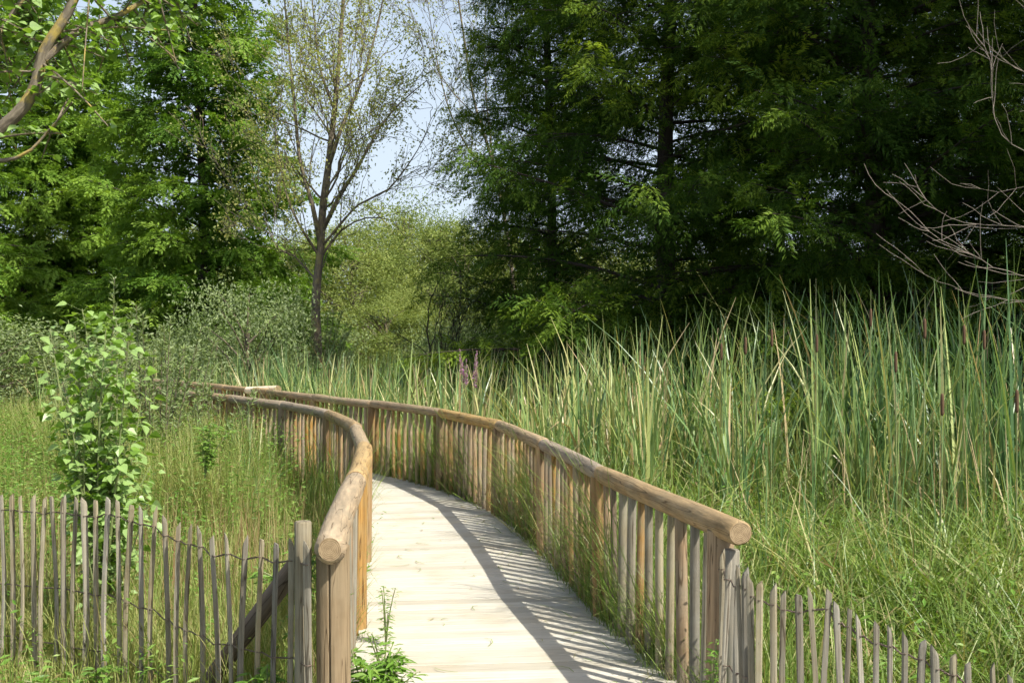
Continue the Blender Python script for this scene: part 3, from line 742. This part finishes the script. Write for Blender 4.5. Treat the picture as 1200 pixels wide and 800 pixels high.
def cypress(name, seed, H, Rm, mat, z_low=.6, step=.2, dens=1.0, top_pow=.75, bulge=0, bw=.016, nb=38, bl=(.11,.21)):
    k=np.random.default_rng(seed); root=empty(name)
    T=Geo(); Cn=Geo()
    z=np.linspace(0,H,18); tx=.15*np.sin(z*.35+seed); ty=.12*np.cos(z*.3+seed)
    tx-=tx[0]; ty-=ty[0]
    tr=.0115*H*(1-z/H)**.8+.02+.10*np.exp(-z*1.6)
    tube(T,np.column_stack([tx,ty,z]),tr,12,wob=.05,seed=seed)
    protos=[feather(np.random.default_rng(seed*7+i),nb,bw=bw,bl=bl) for i in range(4)]
    pos=[];dr=[];sc=[];rn=[]
    zc=z_low; az=0
    while zc<H-.3:
        f=zc/H; az+=2.399+k.uniform(-.4,.4)
        Rr=Rm*(1-f)**top_pow*(1-bulge*math.exp(-f*9))*k.uniform(.72,1.12)
        Rr=max(Rr,.35)
        bx=np.interp(zc,z,tx); by=np.interp(zc,z,ty)
        m=9; t=np.linspace(0,1,m); rise=k.uniform(.06,.30); droop=k.uniform(.10,.28)
        tone=k.normal(0,.15); wv=k.uniform(-.25,.25); aa=az+wv*np.sin(t*3)
        px=bx+np.cumsum(np.concatenate([[0],np.cos(aa[1:])*Rr/(m-1)])); py=by+np.cumsum(np.concatenate([[0],np.sin(aa[1:])*Rr/(m-1)]))
        pz=zc+Rr*(rise*t*1.6-droop*t**2)
        B=np.column_stack([px,py,pz]); tube(T,B,np.linspace(.008*Rr+.010,.005,m),5)
        # laterals
        s=.07 if Rr>1.2 else .0
        while s<1:
            c=np.array([np.interp(s,t,B[:,q]) for q in range(3)]); a0=np.interp(s,t,aa)
            for sd in (-1,1):
                if k.random()>.93*dens: continue
                ll=(.25+1.0*(1-s)**.7*min(1,Rr/3)*k.uniform(.45,1.1))*(1 if s>.25 else .6)
                ang=a0+sd*k.uniform(.5,1.15)
                ns=max(1,int(ll/.26)); 
                e=c+np.array([math.cos(ang)*ll,math.sin(ang)*ll,-.16*ll])
                if ll>.6: tube(T,np.array([c,(c+e)/2+[0,0,.04],e]),np.array([.009,.006,.004]),4)
                for q in range(ns):
                    u=(q+.3)/ns; p=c+(e-c)*u+k.normal(0,1,3)*[.1,.1,.15]+[0,0,-.05]
                    pos.append(p); dr.append([math.cos(ang+k.normal(0,.5)),math.sin(ang+k.normal(0,.5)),k.uniform(-1.0,.75)]); sc.append(k.uniform(.85,1.5)); rn.append(.3+.2*u+.25*s+tone+k.normal(0,.10))  # outer sprays coloured lighter, as if catching the sun
            if s>.85:
                pos.append(c); dr.append([math.cos(a0),math.sin(a0),-.3]); sc.append(1.1); rn.append(.7)
            s+=.235/Rr if Rr>.3 else .5
        zc+=step*k.uniform(.6,1.4)*(1.15-.4*f)
    pos=np.array(pos);dr=np.array(dr);sc=np.array(sc);rn=np.clip(np.array(rn),0,1)
    pid=k.integers(0,4,len(pos))
    for i,(pV,pF) in enumerate(protos):
        m=pid==i; M=basis(dr[m],k.normal(0,.45,m.sum()))*sc[m][:,None,None]
        inst(Cn,pV,pF,M,pos[m],rn[m],prnd=np.repeat(k.uniform(-.12,.12,len(pF)),4))
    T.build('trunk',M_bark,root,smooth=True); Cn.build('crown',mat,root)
    print('cyp',len(pos)*nb)
    return root,0

def grow(T, tips, p, d, L, r, depth, k, spread=.5, up=.15, taper=.62, segs=5, nb=(2,4), gn=.12, minr=.004, sides=6):
    pts=[p]; dd=norm(d)
    for i in range(segs):
        dd=norm(dd+k.normal(0,gn,3)+np.array([0,0,up*.3])); pts.append(pts[-1]+dd*L/segs)
    pts=np.array(pts); tube(T,pts,np.linspace(r,max(minr,r*taper),segs+1),max(4,sides),cap=False)
    if depth<=1: 
        for q in pts[1:]: tips.append((q,dd))
    if depth==0: return
    n=k.integers(nb[0],nb[1]+1)
    for i in range(n):
        f=1.0 if i==0 else k.uniform(.35,1.0)
        b=pts[int(round(f*segs))]; ax=norm(k.normal(0,1,3)); nd=norm(dd+ax*spread*k.uniform(.6,1.3)+np.array([0,0,up]))
        if i==0: nd=norm(dd+ax*spread*.35+np.array([0,0,up]))
        grow(T,tips,b,nd,L*k.uniform(.6,.85),max(minr,r*taper*(1 if i==0 else .7)),depth-1,k,spread,up,taper,segs,nb,gn,minr,max(4,sides-1))

LEAF=(np.array([[0,0,0],[.5,.28,.06],[1,0,0],[.5,-.28,.06]]),np.array([[0,1,2,3]]))
def leaves_at(G, centers, k, per, rad, size, narrow=1.0, rb=.5, rv=.2, down=.2):
    n=len(centers)*per; c=np.repeat(np.asarray(centers),per,0)
    p=c+k.normal(0,1,(n,3))*rad; d=k.normal(0,1,(n,3)); d[:,2]-=down
    s=k.uniform(.7,1.3,n)*size
    M=basis(d,k.uniform(0,6.28,n))*s[:,None,None]
    V=LEAF[0]*[1,narrow,1]
    cr=np.repeat(k.normal(0,rv*.5,len(centers)),per)
    inst(G,V,LEAF[1],M,p,np.clip(rb+cr+k.normal(0,rv*.6,n),0,1))

def bare_tree(name,label,seed,loc,L,r,depth,mat_leaf,bark,per,size,rad,spread=.42,up=.22,lean=(0,0),frac=.6,nb=(2,4),cat='tree',narrow=1.0,trunkL=None):
    k=np.random.default_rng(seed); root=empty(name,loc); tag(root,label,cat)
    T=Geo(); tips=[]
    grow(T,tips,np.zeros(3)-[0,0,.1],np.array([lean[0],lean[1],1.0]),L,r,depth,k,spread,up,nb=nb,sides=9)
    T.build('trunk',bark,root,smooth=True)
    if per>0 and tips:
        c=np.array([t[0] for t in tips]); c=c[k.random(len(c))<frac]
        G=Geo(); leaves_at(G,c,k,per,rad,size,narrow); G.build('crown',mat_leaf,root)
    return root

def round_tree(name,seed,H,Rr,mat,bark,ncl=110,per=170,size=.16,low=.15,rb=.5,sq=1.0,narrow=1.0,cr=(.35,.75)):
    """crown of many uneven leaf clumps carried by limbs"""
    k=np.random.default_rng(seed); root=empty(name); T=Geo(); G=Geo()
    tube(T,np.array([[0,0,-.1],[.05,.02,H*.25],[-.05,.05,H*.55],[.05,0,H*.85]]),np.array([.028*H,.022*H,.014*H,.004*H])*.8,9,wob=.05)
    C=[]
    for i in range(ncl):
        u=k.uniform(-1,1); a=k.uniform(0,2*np.pi); s=math.sqrt(1-u*u); rr=k.uniform(.45,1.0)**.6
        lump=1+.22*math.sin(a*3+seed)*math.cos(u*4+seed)+k.uniform(-.1,.1)
        zc=H*(low+(1-low)*.5)+u*H*(1-low)*.5*lump*rr
        c=np.array([math.cos(a)*s*Rr*rr*lump*sq,math.sin(a)*s*Rr*rr*lump,zc]); C.append(c)
        if i%3==0:
            z0=max(.2*H,c[2]-.35*H*k.uniform(.5,1)); tube(T,np.array([[0,0,z0],c*[.5,.5,0]+[0,0,(z0+c[2])/2+.1*H*.2],c]),np.array([.008*H,.005*H,.002*H]),5,cap=False)
    C=np.array(C)
    for c in C:
        rad=k.uniform(*cr)*Rr/3; n=int(per*k.uniform(.6,1.3)); leaves_at(G,[c],k,n,np.array([rad,rad,rad*.62]),size,narrow,rb+k.normal(0,.12),.25)
    T.build('trunk',bark,root,smooth=True); G.build('crown',mat,root)
    return root

def place(o,px,d,rz=0,sc=(1,1,1)):
    x=(px-600)*d/F; o.location=(x,d,float(ground_z(x,d))-.05); o.rotation_euler=(0,0,rz); o.scale=sc
def gloc(px,d):
    x=(px-600)*d/F; return (x,d,float(ground_z(x,d))-.05)

# sunlit swamp cypress at the left and its neighbours
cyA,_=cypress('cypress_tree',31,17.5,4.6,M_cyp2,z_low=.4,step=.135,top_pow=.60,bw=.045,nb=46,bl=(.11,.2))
place(cyA,232,33); tag(cyA,'bright green sunlit cypress with layered feathery branches left of the bare tree','tree','feathery cypress trees on the left')
copy_tree(cyA,gloc(30,41),2.1,'duller feathery cypress standing behind at the far left edge',(1.0,1.0,.95))
copy_tree(cyA,gloc(-95,35),4.0,'cypress cut by the left edge, partly behind the overhanging poplar branch',(.95,.95,.9))
copy_tree(cyA,gloc(120,44),5.0,'cypress crown filling the gap between the two sunlit ones',(1.0,1.0,.9))
# dark cypresses on the right
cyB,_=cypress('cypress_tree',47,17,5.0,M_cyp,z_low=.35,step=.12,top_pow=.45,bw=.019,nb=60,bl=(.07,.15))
place(cyB,790,21.5); tag(cyB,'dark shaded cypress whose left boughs reach towards the bare tree','tree','dark cypress trees on the right')
copy_tree(cyB,gloc(1030,19.5),1.3,'dark cypress with the thick trunk forking at the top right',(1,1,1))
copy_tree(cyB,gloc(642,26.0),3.0,'dark cypress behind, closing the left end of the dark grove',(.66,.66,.95))
copy_tree(cyB,gloc(915,27.5),5.2,'dark cypress deep in the middle of the right grove',(.85,.85,1.0))
copy_tree(cyB,gloc(1230,21),4.4,'dark cypress cut by the right edge behind the dead twigs',(.95,.95,1))
copy_tree(cyB,gloc(1120,29),.6,'dark cypress deepest in the right corner of the grove',(.8,.8,1))
# unseen cypresses added past the right edge to shade the grove
for (x,y,a,s) in ((12.2,14.9,2.2,(1,1,1.4)),(15.5,19.5,.3,(1.1,1.1,1.3)),(14.2,11.4,3.3,(1,1,1.25)),(10.4,12.8,5.1,(.7,.7,1.35)),(17.5,14.5,4.1,(1.1,1.1,1.5))):
    o=copy_tree(cyB,(x,y,-.45),a,'unseen cypress added outside the right edge to shade the grove',s)

# far trees
ft=round_tree('willow_tree',61,10.5,4.2,M_far,M_bark2,ncl=150,per=260,size=.19,low=.0,narrow=.6,cr=(.25,.6))
place(ft,470,62); tag(ft,'yellow-green far tree seen between the bare tree and the dark grove','tree','distant trees closing the view')
far=[(452,47,2.7,(.75,.75,.38),'low sunlit thicket in the clearing right of the bare tree'),(515,50,5.7,(.7,.7,.5),'low sunlit thicket at the right of the clearing'),(415,56,1,(.9,.9,.78),'olive round tree right behind the bare tree trunk'),(545,60,2.4,(.95,.95,.85),'distant olive tree beside the dark cypress boughs'),(510,74,3.3,(1.1,1.1,1.0),'farthest pale crown peeping over the middle of the tree line'),
(340,60,4,(1,1,.8),'distant tree half hidden by the sunlit cypress'),(620,66,5,(1,1,.9),'distant tree glimpsed through the left of the dark grove'),(700,62,.7,(1,1,.8),'sunlit tree seen through gaps under the dark boughs'),
(780,68,1.9,(1.1,1.1,.8),'distant sunlit tree behind the first dark trunk'),(860,63,2.9,(1,1,.75),'distant sunlit tree behind the middle of the dark grove'),(950,70,.2,(1.1,1.1,.8),'distant tree behind the forked dark cypress'),
(1040,64,4.4,(1,1,.75),'distant tree glimpsed beside the forked trunk'),(1140,66,5.5,(1.1,1.1,.8),'distant tree behind the dead twigs'),(1240,62,1.1,(1,1,.8),'distant tree beyond the right edge'),
(250,66,.9,(1.2,1.2,.9),'distant tree behind the bright cypress'),(150,64,2,(1.1,1.1,.85),'distant tree behind the gap in the left cypresses'),(50,68,3.6,(1.2,1.2,.9),'distant tree behind the duller left cypress'),(-50,62,5.1,(1.1,1.1,.85),'distant tree at the left edge of the tree line')]
for (px,d,a,s,lb) in far: copy_tree(ft,gloc(px,d),a,lb,s)

# shrubs in front of them
sb=round_tree('willow_shrub',71,3.9,1.9,M_will,M_bark2,ncl=90,per=130,size=.10,low=.0,narrow=.7,cr=(.4,.7))
place(sb,290,24.5,0,(.8,.8,1.0)); tag(sb,'grey-green willow shrub at the foot of the bare tree','shrub','willow shrubs')
shr=[(255,27,1.5,(.9,.9,.7),'low willow shrub under the bright cypress'),(160,26,3.6,(1.0,1.0,.62),'willow shrub behind the broad-leaved sapling'),
(60,33,4.5,(1.3,1.3,.6),'low shrub under the left cypresses'),(-30,30,5.5,(1.4,1.4,.8),'low shrub at the left edge of the meadow'),(545,33,.4,(.8,.8,.8),'tall willow shrub at the left foot of the dark grove'),
(350,38,.9,(1.1,1.1,.9),'shrub between the bare tree and the far trees'),(590,30,2.2,(1.0,1.0,.75),'shrub at the foot of the dark grove')]
for (px,d,a,s,lb) in shr: copy_tree(sb,gloc(px,d),a,lb,s)

# bare and thinly leaved trees
def limbed_tree(label,seed,px0,d,limbs,per,size,frac,bark,depth=3,bl=1.3,spread=.5):
    k=np.random.default_rng(seed); o=np.array(gloc(px0,d)); root=empty('thin_leaved_tree',tuple(o)); tag(root,label,'tree'); T=Geo(); tips=[]
    for pts,r0,r1,nb in limbs:
        dz=k.uniform(-1,1,len(pts))*.35; dz[0]=0
        B=catmull(np.array([P(a,b,d+dz[i]*(0 if pts is limbs[0][0] else 1)) for i,(a,b) in enumerate(pts)])-o,.3); rr=np.linspace(r0,r1,len(B))*(.68 if d<30 else .45)
        tube(T,B,rr,9,wob=.06,cap=False,seed=seed)
        for i in range(nb):
            q=k.integers(int(len(B)*.15),len(B)); dd=norm(B[min(q,len(B)-1)]-B[q-1]) if q>0 else np.array([0,0,1.])
            nd=norm(dd+norm(k.normal(0,1,3))*.75); grow(T,tips,B[q],nd,bl*k.uniform(.5,1.15),max(.008,rr[q]*.35),depth,k,spread,.10,segs=4,nb=(2,3),gn=.18,minr=.005,sides=5)
    T.build('trunk',bark,root,smooth=True)
    c=np.array([t[0] for t in tips]); c=c[k.random(len(c))<frac]; G=Geo(); leaves_at(G,c,k,per,.14,size); G.build('crown',M_thin,root)
    return root
limbed_tree('slender half bare tree with yellowish sparse leaves in the middle of the gap',83,372,27,[
 ([(372,425),(370,350),(376,290),(378,250),(384,200),(392,130),(398,60),(404,-20),(410,-110)],.19,.03,16),
 ([(376,290),(366,240),(352,190),(345,120),(338,50),(330,-40)],.09,.02,12),
 ([(378,270),(398,230),(420,195),(445,150),(470,120),(500,95)],.09,.015,11),
 ([(384,200),(400,150),(422,100),(440,40),(455,-30)],.08,.02,12),
 ([(374,300),(350,262),(335,225),(325,170),(318,120)],.06,.015,9),
 ([(377,300),(400,270),(430,255),(460,258)],.05,.012,5),
 ([(392,130),(375,80),(368,20),(360,-50)],.05,.015,9),
 ([(376,290),(420,240),(455,222),(490,175),(505,140)],.05,.012,11),
 ([(372,330),(345,300),(325,290),(308,250)],.04,.01,8)],4,.075,.6,M_bark2,3,1.35)
limbed_tree('grey leafless tree rising behind the left boughs of the dark grove',95,604,37,[
 ([(604,400),(598,300),(580,200),(556,120),(543,40),(532,-40),(525,-120)],.17,.03,12),
 ([(585,230),(552,180),(527,130),(510,60),(498,-20)],.08,.02,11),
 ([(580,200),(572,140),(568,70),(570,-20)],.07,.02,8),
 ([(562,140),(532,110),(512,80),(500,50),(480,10)],.05,.015,7)],2,.10,.25,M_bark2,3,1.5,.35)
bare_tree('bare_shrub','dark bare shrub of fine arching twigs beside the dark grove',101,gloc(512,26),1.5,.05,5,M_will,M_bark,2,.06,.1,spread=.6,up=.05,frac=.3,cat='shrub',lean=(-.2,0))

# wispy upright willow shoots behind the sapling
def shoots(px,d,n,H,seed,label,spread=.5):
    k=np.random.default_rng(seed); root=empty('willow_bush',gloc(px,d)); tag(root,label,'shrub','wispy willow bushes in the meadow')
    T=Geo();G=Geo()
    for i in range(n):
        a=k.uniform(0,6.28); l=k.uniform(.1,1)*spread; h=H*k.uniform(.55,1.0); z=np.linspace(0,1,7)
        B=np.column_stack([.15*math.cos(a)+math.cos(a)*l*z**1.3,.15*math.sin(a)+math.sin(a)*l*z**1.3,h*z-.05*z**3*h]); tube(T,B,np.linspace(.012,.003,7),5,cap=False)
        m=int(70*h); t=k.uniform(.18,1,m)**.8; c=np.stack([np.interp(t,z,B[:,q]) for q in range(3)],-1)
        d_=np.column_stack([k.normal(0,1,m),k.normal(0,1,m),k.uniform(.2,1.4,m)]); M=basis(d_,k.uniform(0,6,m))*(k.uniform(.06,.11,m))[:,None,None]
        inst(G,LEAF[0]*[1,.42,1],LEAF[1],M,c,np.clip(k.normal(.6,.2,m),0,1))
    T.build('trunk',M_bark2,root); G.build('crown',M_will,root)
shoots(178,13.5,20,2.8,5,'taller wispy grey-green willow bush behind the sapling',.7)
shoots(118,12.5,12,3.1,6,'wispy willow bush showing over the top of the sapling',.5)
shoots(372,26.3,26,3.2,9,'scrubby willow growth around the foot of the bare tree',1.2)
shoots(205,16,20,2.6,7,'feathery willow bush nearest the far end of the left railing',.8)
shoots(245,14.6,14,1.75,8,'low willow bush against the far left rail',.9)

# ------------------------------------------------------------------ poplar sapling behind the left fence
def heart(k=None):
    o=np.array([(0,0),(.10,.30),(.32,.44),(.55,.34),(.8,.16),(1.05,0),(.8,-.16),(.55,-.34),(.32,-.44),(.10,-.30)])
    V=np.column_stack([o,np.abs(o[:,1])*.28-.08*o[:,0]**2]); mid=np.array([[.35,0,0],[.7,0,-.04]])
    V=np.vstack([V,mid]); 
    T=[[0,1,10],[1,2,10],[2,3,10],[3,11,10],[3,4,11],[4,5,11],[5,6,11],[6,7,11],[7,10,11],[7,8,10],[8,9,10],[9,0,10]]
    return V,np.array(T)
HV,HF=heart()
def leafy(G,T,B,z,k,m,size,rb=.5,t0=.1,pet=.05,spread=1.0):
    t=np.sort(k.uniform(t0,1,m)); c=np.stack([np.interp(t,z,B[:,q]) for q in range(3)],-1)
    az=np.arange(m)*2.4+k.uniform(-.5,.5,m)
    pd=np.column_stack([np.cos(az),np.sin(az),k.uniform(.0,.7,m)])*pet*spread*k.uniform(.5,1.4,(m,1)); e=c+pd
    for i in range(m): tube(T,np.array([c[i],e[i]]),.0012,3,cap=False)
    d=np.column_stack([np.cos(az)+k.normal(0,.4,m),np.sin(az)+k.normal(0,.4,m),k.uniform(-.9,.3,m)])
    M=basis(d,k.normal(0,.55,m))*(size*k.uniform(.6,1.25,m))[:,None,None]
    inst(G,HV,HF,M,e,np.clip(rb+k.normal(0,.25,m),0,1))
k=np.random.default_rng(77)
sx=P(120,600,6.6); gz=float(ground_z(sx[0],sx[1])); root=empty('poplar_sapling',(sx[0],sx[1],gz)); tag(root,'young poplar sapling with broad shiny bright green leaves just behind the left fence','sapling')
T=Geo(); G=Geo()
ends=[(80,375,26),(125,385,26),(150,400,24),(70,410,24),(100,430,24),(120,460,22),(140,490,22),(90,500,20),(60,470,18),(95,362,34),(135,372,34),(45,400,22),(112,395,26),(165,470,20),(62,430,20),(178,545,20),(150,520,20),(80,470,22),(140,440,24),(100,520,22),(172,590,14),(60,385,16),(160,425,12),(150,575,16),(110,560,20),(125,610,14),(100,640,10)]
for (ex,ey,m) in ends:
    e=P(ex,ey,6.6+k.uniform(-.3,.3))-np.array([sx[0],sx[1],gz]); z=np.linspace(0,1,8)
    kink=k.uniform(-.05,.05,2)
    B=np.column_stack([e[0]*z**1.5+kink[0]*np.sin(z*3),e[1]*z+kink[1]*np.sin(z*3),e[2]*z**.9]); tube(T,B,np.linspace(.009,.003,8),6,cap=False)
    leafy(G,T,B,z,k,int(m*3.0),.064,t0=.3 if e[2]>.8 else .15,pet=.07)
T.build('trunk',M_stem,root); G.build('crown',M_pop,root)

# ------------------------------------------------------------------ overhanging poplar at the top left
k=np.random.default_rng(88)
root=empty('poplar_tree',(-5.1,6.6,-.1)); tag(root,'lichen-spotted poplar branch with broad leaves overhanging the top left corner','tree')
O=np.array([-5.1,6.6,-.1]); T=Geo(); G=Geo()
tube(T,np.array([[0,0,-.1],[.05,0,1.2],[.1,-.05,2.4],[.0,0,4.2],[-.3,.2,6.5],[-.3,.3,8.5]]),np.array([.2,.17,.15,.12,.08,.03]),14,wob=.04)
def limb(pts,rad,leafm,size=.060,twigs=0,twl=.7):
    B=catmull(np.array(pts)-O,.08); z=np.linspace(0,1,len(B)); rr=np.interp(z,np.linspace(0,1,len(rad)),rad)
    tube(T,B,rr,10,wob=.04,seed=int(leafm))
    for i in range(twigs):
        t=k.uniform(.25,1); c=np.array([np.interp(t,z,B[:,q]) for q in range(3)])
        d=norm(k.normal(0,1,3)*[1,.8,.6]+[.15,.9,-.05]); l=twl*k.uniform(.4,1.1); zz=np.linspace(0,1,5)
        Bt=c+d*l*zz[:,None]; Bt[:,2]-=.15*l*zz**2; tube(T,Bt,np.linspace(.008,.003,5),5,cap=False)
        leafy(G,T,Bt,zz,k,leafm,size,rb=.35,t0=.15,pet=.05)
d0=6.3
limb([P(-230,330,6.5),P(-90,215,d0),P(0,152,d0),P(38,110,d0),P(52,60,d0),P(80,15,d0),P(105,-40,d0),P(150,-110,d0)],[.085,.06,.052,.045,.036,.03,.025,.015],20,twigs=20)
limb([P(52,70,d0),P(95,35,d0+.1),P(140,18,d0+.2),P(200,-20,d0+.3),P(260,-70,d0+.3)],[.024,.018,.012,.008],20,twigs=22,twl=.45)
limb([P(-60,190,d0),P(20,185,d0-.2),P(60,150,d0-.2),P(85,120,d0-.3)],[.02,.014,.008,.004],4,twigs=2,twl=.3)
limb([P(-90,120,d0),P(-20,60,d0+.3),P(20,10,d0+.4),P(60,-50,d0+.4)],[.03,.024,.016,.01],24,twigs=34,twl=.6)
limb([P(-150,60,d0),P(-60,20,d0-.3),P(0,-20,d0-.3),P(60,-80,d0)],[.03,.024,.016,.01],22,twigs=26,twl=.6)
# unseen limb added above the frame to dapple the left fence
limb([O+[0,0,4.0],(-3.6,5.6,4.6),(-2.2,4.9,5.0),(-1.0,4.4,5.0)],[.06,.045,.03,.01],16,size=.1,twigs=9,twl=.7)
T.build('trunk',M_bark3,root,smooth=True); G.build('crown',M_pop,root)

# ------------------------------------------------------------------ dead twiggy branches at the right edge
k=np.random.default_rng(14)
base=np.array([6.3,11.2,-.45]); root=empty('dead_tree',tuple(base)); tag(root,'pale leafless dead branches arching in from the right edge','tree'); T=Geo()
tube(T,np.array([[0,0,-.05],[.1,0,1.5],[.15,.1,3.2],[.1,.1,5.5]]),np.array([.07,.055,.04,.02]),9,wob=.05)
def tw(pts,r,n=6):
    n=int(n*1.6); B=catmull(np.array(pts)-base,.12); B=B+k.normal(0,.008,B.shape); tube(T,B,np.linspace(r,r*.3,len(B))*.5,6,cap=False)
    for i in range(n):
        j=k.integers(len(B)//4,len(B)-1); d=norm(B[j]-B[j-1]); l=k.uniform(.2,.65)
        dd=norm(d+k.normal(0,.55,3)*[1,.6,1]); q=B[j]; pts2=[q]
        for s in range(4): dd=norm(dd+k.normal(0,.15,3)+[0,0,.05]); pts2.append(pts2[-1]+dd*l/4)
        tube(T,np.array(pts2),np.linspace(r*.28,.002,5),4,cap=False)
dd=11
tw([P(1330,300,dd),P(1250,325,dd),P(1180,318,dd),P(1120,290,dd),P(1075,262,dd),P(1038,222,dd)],.014,10)
tw([P(1330,290,dd),P(1260,275,dd),P(1190,265,dd),P(1130,262,dd),P(1085,235,dd),P(1070,205,dd)],.012,10)
tw([P(1320,210,dd),P(1250,190,dd),P(1200,178,dd),P(1165,140,dd),P(1160,70,dd),P(1135,32,dd)],.012,10)
tw([P(1320,120,dd),P(1250,110,dd),P(1200,85,dd),P(1165,60,dd),P(1145,35,dd)],.010,8)
tw([P(1330,330,dd),P(1260,345,dd),P(1180,350,dd),P(1100,330,dd),P(1062,300,dd)],.010,8)
tw([P(1320,240,dd),P(1260,200,dd),P(1210,215,dd),P(1170,225,dd),P(1130,215,dd)],.008,6)
tw([P(1250,60,dd),P(1220,30,dd),P(1195,0,dd),P(1180,-30,dd)],.008,5)
T.build('trunk',M_dead,root,smooth=True)

# ------------------------------------------------------------------ leafy weeds by the posts
WV=np.array([[0,0,0],[.28,.13,.03],[.6,.11,.0],[1,0,-.14],[.6,-.11,.0],[.28,-.13,.03],[.5,0,-.03]]); WF=np.array([[0,1,6],[1,2,6],[2,3,6],[3,4,6],[4,5,6],[5,0,6]])
def weed(px,py,d,w,h,n,seed,label,size=.085,narrow=1.0,zb=None,lean=0):
    k=np.random.default_rng(seed); c=P(px,py,d); z0=c[2] if zb is None else zb
    root=empty('weed',(c[0],c[1],z0)); tag(root,label,'weed'); T=Geo();G=Geo()
    for i in range(n):
        a=k.uniform(0,6.28); l=w*k.uniform(.2,1); hh=h*k.uniform(.5,1); z=np.linspace(0,1,6)
        B=np.column_stack([math.cos(a)*l*z**1.5+lean*z**1.4*h,math.sin(a)*l*.6*z**1.5,hh*(z-.12*z**3)]); tube(T,B,np.linspace(.005,.0025,6),5,cap=False)
        m=int(7+hh*24); t=np.linspace(.25,1,m); cc=np.stack([np.interp(t,z,B[:,q]) for q in range(3)],-1)
        for q in range(m):
            az=q*2.4+k.uniform(-.4,.4); nn=3
            for u in (-.55,0,.55):
                dv=np.array([[math.cos(az+u),math.sin(az+u),k.uniform(-.25,.25)]])
                M=basis(dv,k.normal(0,.3,1))*size*k.uniform(.7,1.15)*(1 if u==0 else .75)
                inst(G,WV*[1,narrow,1],WF,M,cc[q:q+1]+dv*.012,np.clip(k.normal(.5,.22,1),0,1))
    T.build('stem',M_stem,root); G.build('leaf',M_weed,root)
weed(350,625,5.3,.22,.30,6,1,'broad-leaved weed between the grey fence post and the left rail',.09,zb=.45)
weed(312,800,4.75,.22,.42,8,2,'bushy hemp-like weed in front of the dark brace at the left fence',.085,zb=-.06)
weed(430,800,4.8,.20,.48,18,3,'tall weed climbing along the deck side of the left end post',.085,zb=-.03,lean=.1)
weed(452,640,6.2,.10,.42,4,4,'thin small-leaved weed leaning over the left deck edge',.04,zb=-.03)
weed(449,775,5.45,.10,.40,6,14,'thin trailing weed on the left deck edge just behind the bushy one',.038,zb=-.03)
weed(836,800,4.80,.06,.62,4,5,'leafy creeper on the right end post',.05,zb=-.05)
weed(752,830,5.0,.14,.16,5,6,'low leafy weed at the right deck edge by the end post',.075,zb=-.04)
weed(1165,810,4.6,.3,.35,7,7,'broad-leaved weed in the bottom right corner behind the short fence',.09,zb=-.4)
weed(1190,760,4.9,.2,.75,6,8,'taller leafy weed at the right edge behind the short fence',.09,zb=-.5)
weed(1110,830,3.95,.2,.2,5,9,'low weed at the foot of the short fence',.08,zb=-.5)
weed(90,810,5.5,.35,.22,8,10,'low broad-leaved weed at the foot of the left fence',.08,zb=-.08)
weed(200,825,5.15,.3,.2,7,11,'spreading weed at the middle of the left fence',.08,zb=-.08)
weed(240,560,10.0,.3,.6,8,12,'bright green meadow weed beside the left railing',.09)
weed(315,560,9.5,.3,.55,8,13,'bright green weed below the pickets of the left railing',.09,zb=-.4)

# ------------------------------------------------------------------ light, sky, camera
sun_dir=norm([.75,-.66,1.14])      # towards the sun
el=math.asin(sun_dir[2]); 
w=bpy.data.worlds.new('World'); scn.world=w; w.use_nodes=True; nt=w.node_tree; nt.nodes.clear()
sky=nt.nodes.new('ShaderNodeTexSky'); sky.sky_type='NISHITA'; sky.sun_disc=False
sky.sun_elevation=el; sky.sun_rotation=math.atan2(sun_dir[0],sun_dir[1]); sky.air_density=1.0; sky.dust_density=3.0; sky.ozone_density=1.0
bg=nt.nodes.new('ShaderNodeBackground'); bg.inputs[1].default_value=.115
wo=nt.nodes.new('ShaderNodeOutputWorld'); tcw=nt.nodes.new('ShaderNodeTexCoord'); sxw=nt.nodes.new('ShaderNodeSeparateXYZ'); nt.links.new(tcw.outputs['Generated'],sxw.inputs[0])
nzw=noise(nt,tcw.outputs['Generated'],3.5,4,.55)
fz=ramp(nt,mathn(nt,'ADD',sxw.outputs[2],mathn(nt,'MULTIPLY',nzw,.22)),[(.10,(.95,.95,.95)),(.34,(.72,.72,.72)),(.65,(.1,.1,.1))])
skc=mixc(nt,fz,sky.outputs[0],(4.6,5.3,6.1)); nt.links.new(skc,bg.inputs[0]); nt.links.new(bg.outputs[0],wo.inputs[0])
sl=bpy.data.lights.new('sun','SUN'); sl.energy=4.9; sl.angle=R(.53); sl.color=(1,.95,.85)
so=bpy.data.objects.new('sun',sl); COL.objects.link(so); so.rotation_euler=Vector(sun_dir).to_track_quat('Z','Y').to_euler(); so.location=(20,-15,30)
cam=bpy.data.cameras.new('camera'); cam.lens=36*F/1200; cam.sensor_width=36; cam.clip_end=2000; cam.clip_start=.05
co=bpy.data.objects.new('camera',cam); COL.objects.link(co); co.location=(0,0,CH); co.rotation_euler=(R(90-.09),0,0)
scn.camera=co
scn.view_settings.view_transform='Standard'; scn.view_settings.look='None'; scn.view_settings.exposure=0.65; scn.view_settings.gamma=1
scn.render.engine='CYCLES'; scn.cycles.max_bounces=3; scn.cycles.diffuse_bounces=2; scn.cycles.transmission_bounces=2; scn.cycles.glossy_bounces=2; scn.cycles.use_adaptive_sampling=True; scn.cycles.adaptive_threshold=.03
scn.cycles.use_denoising=True
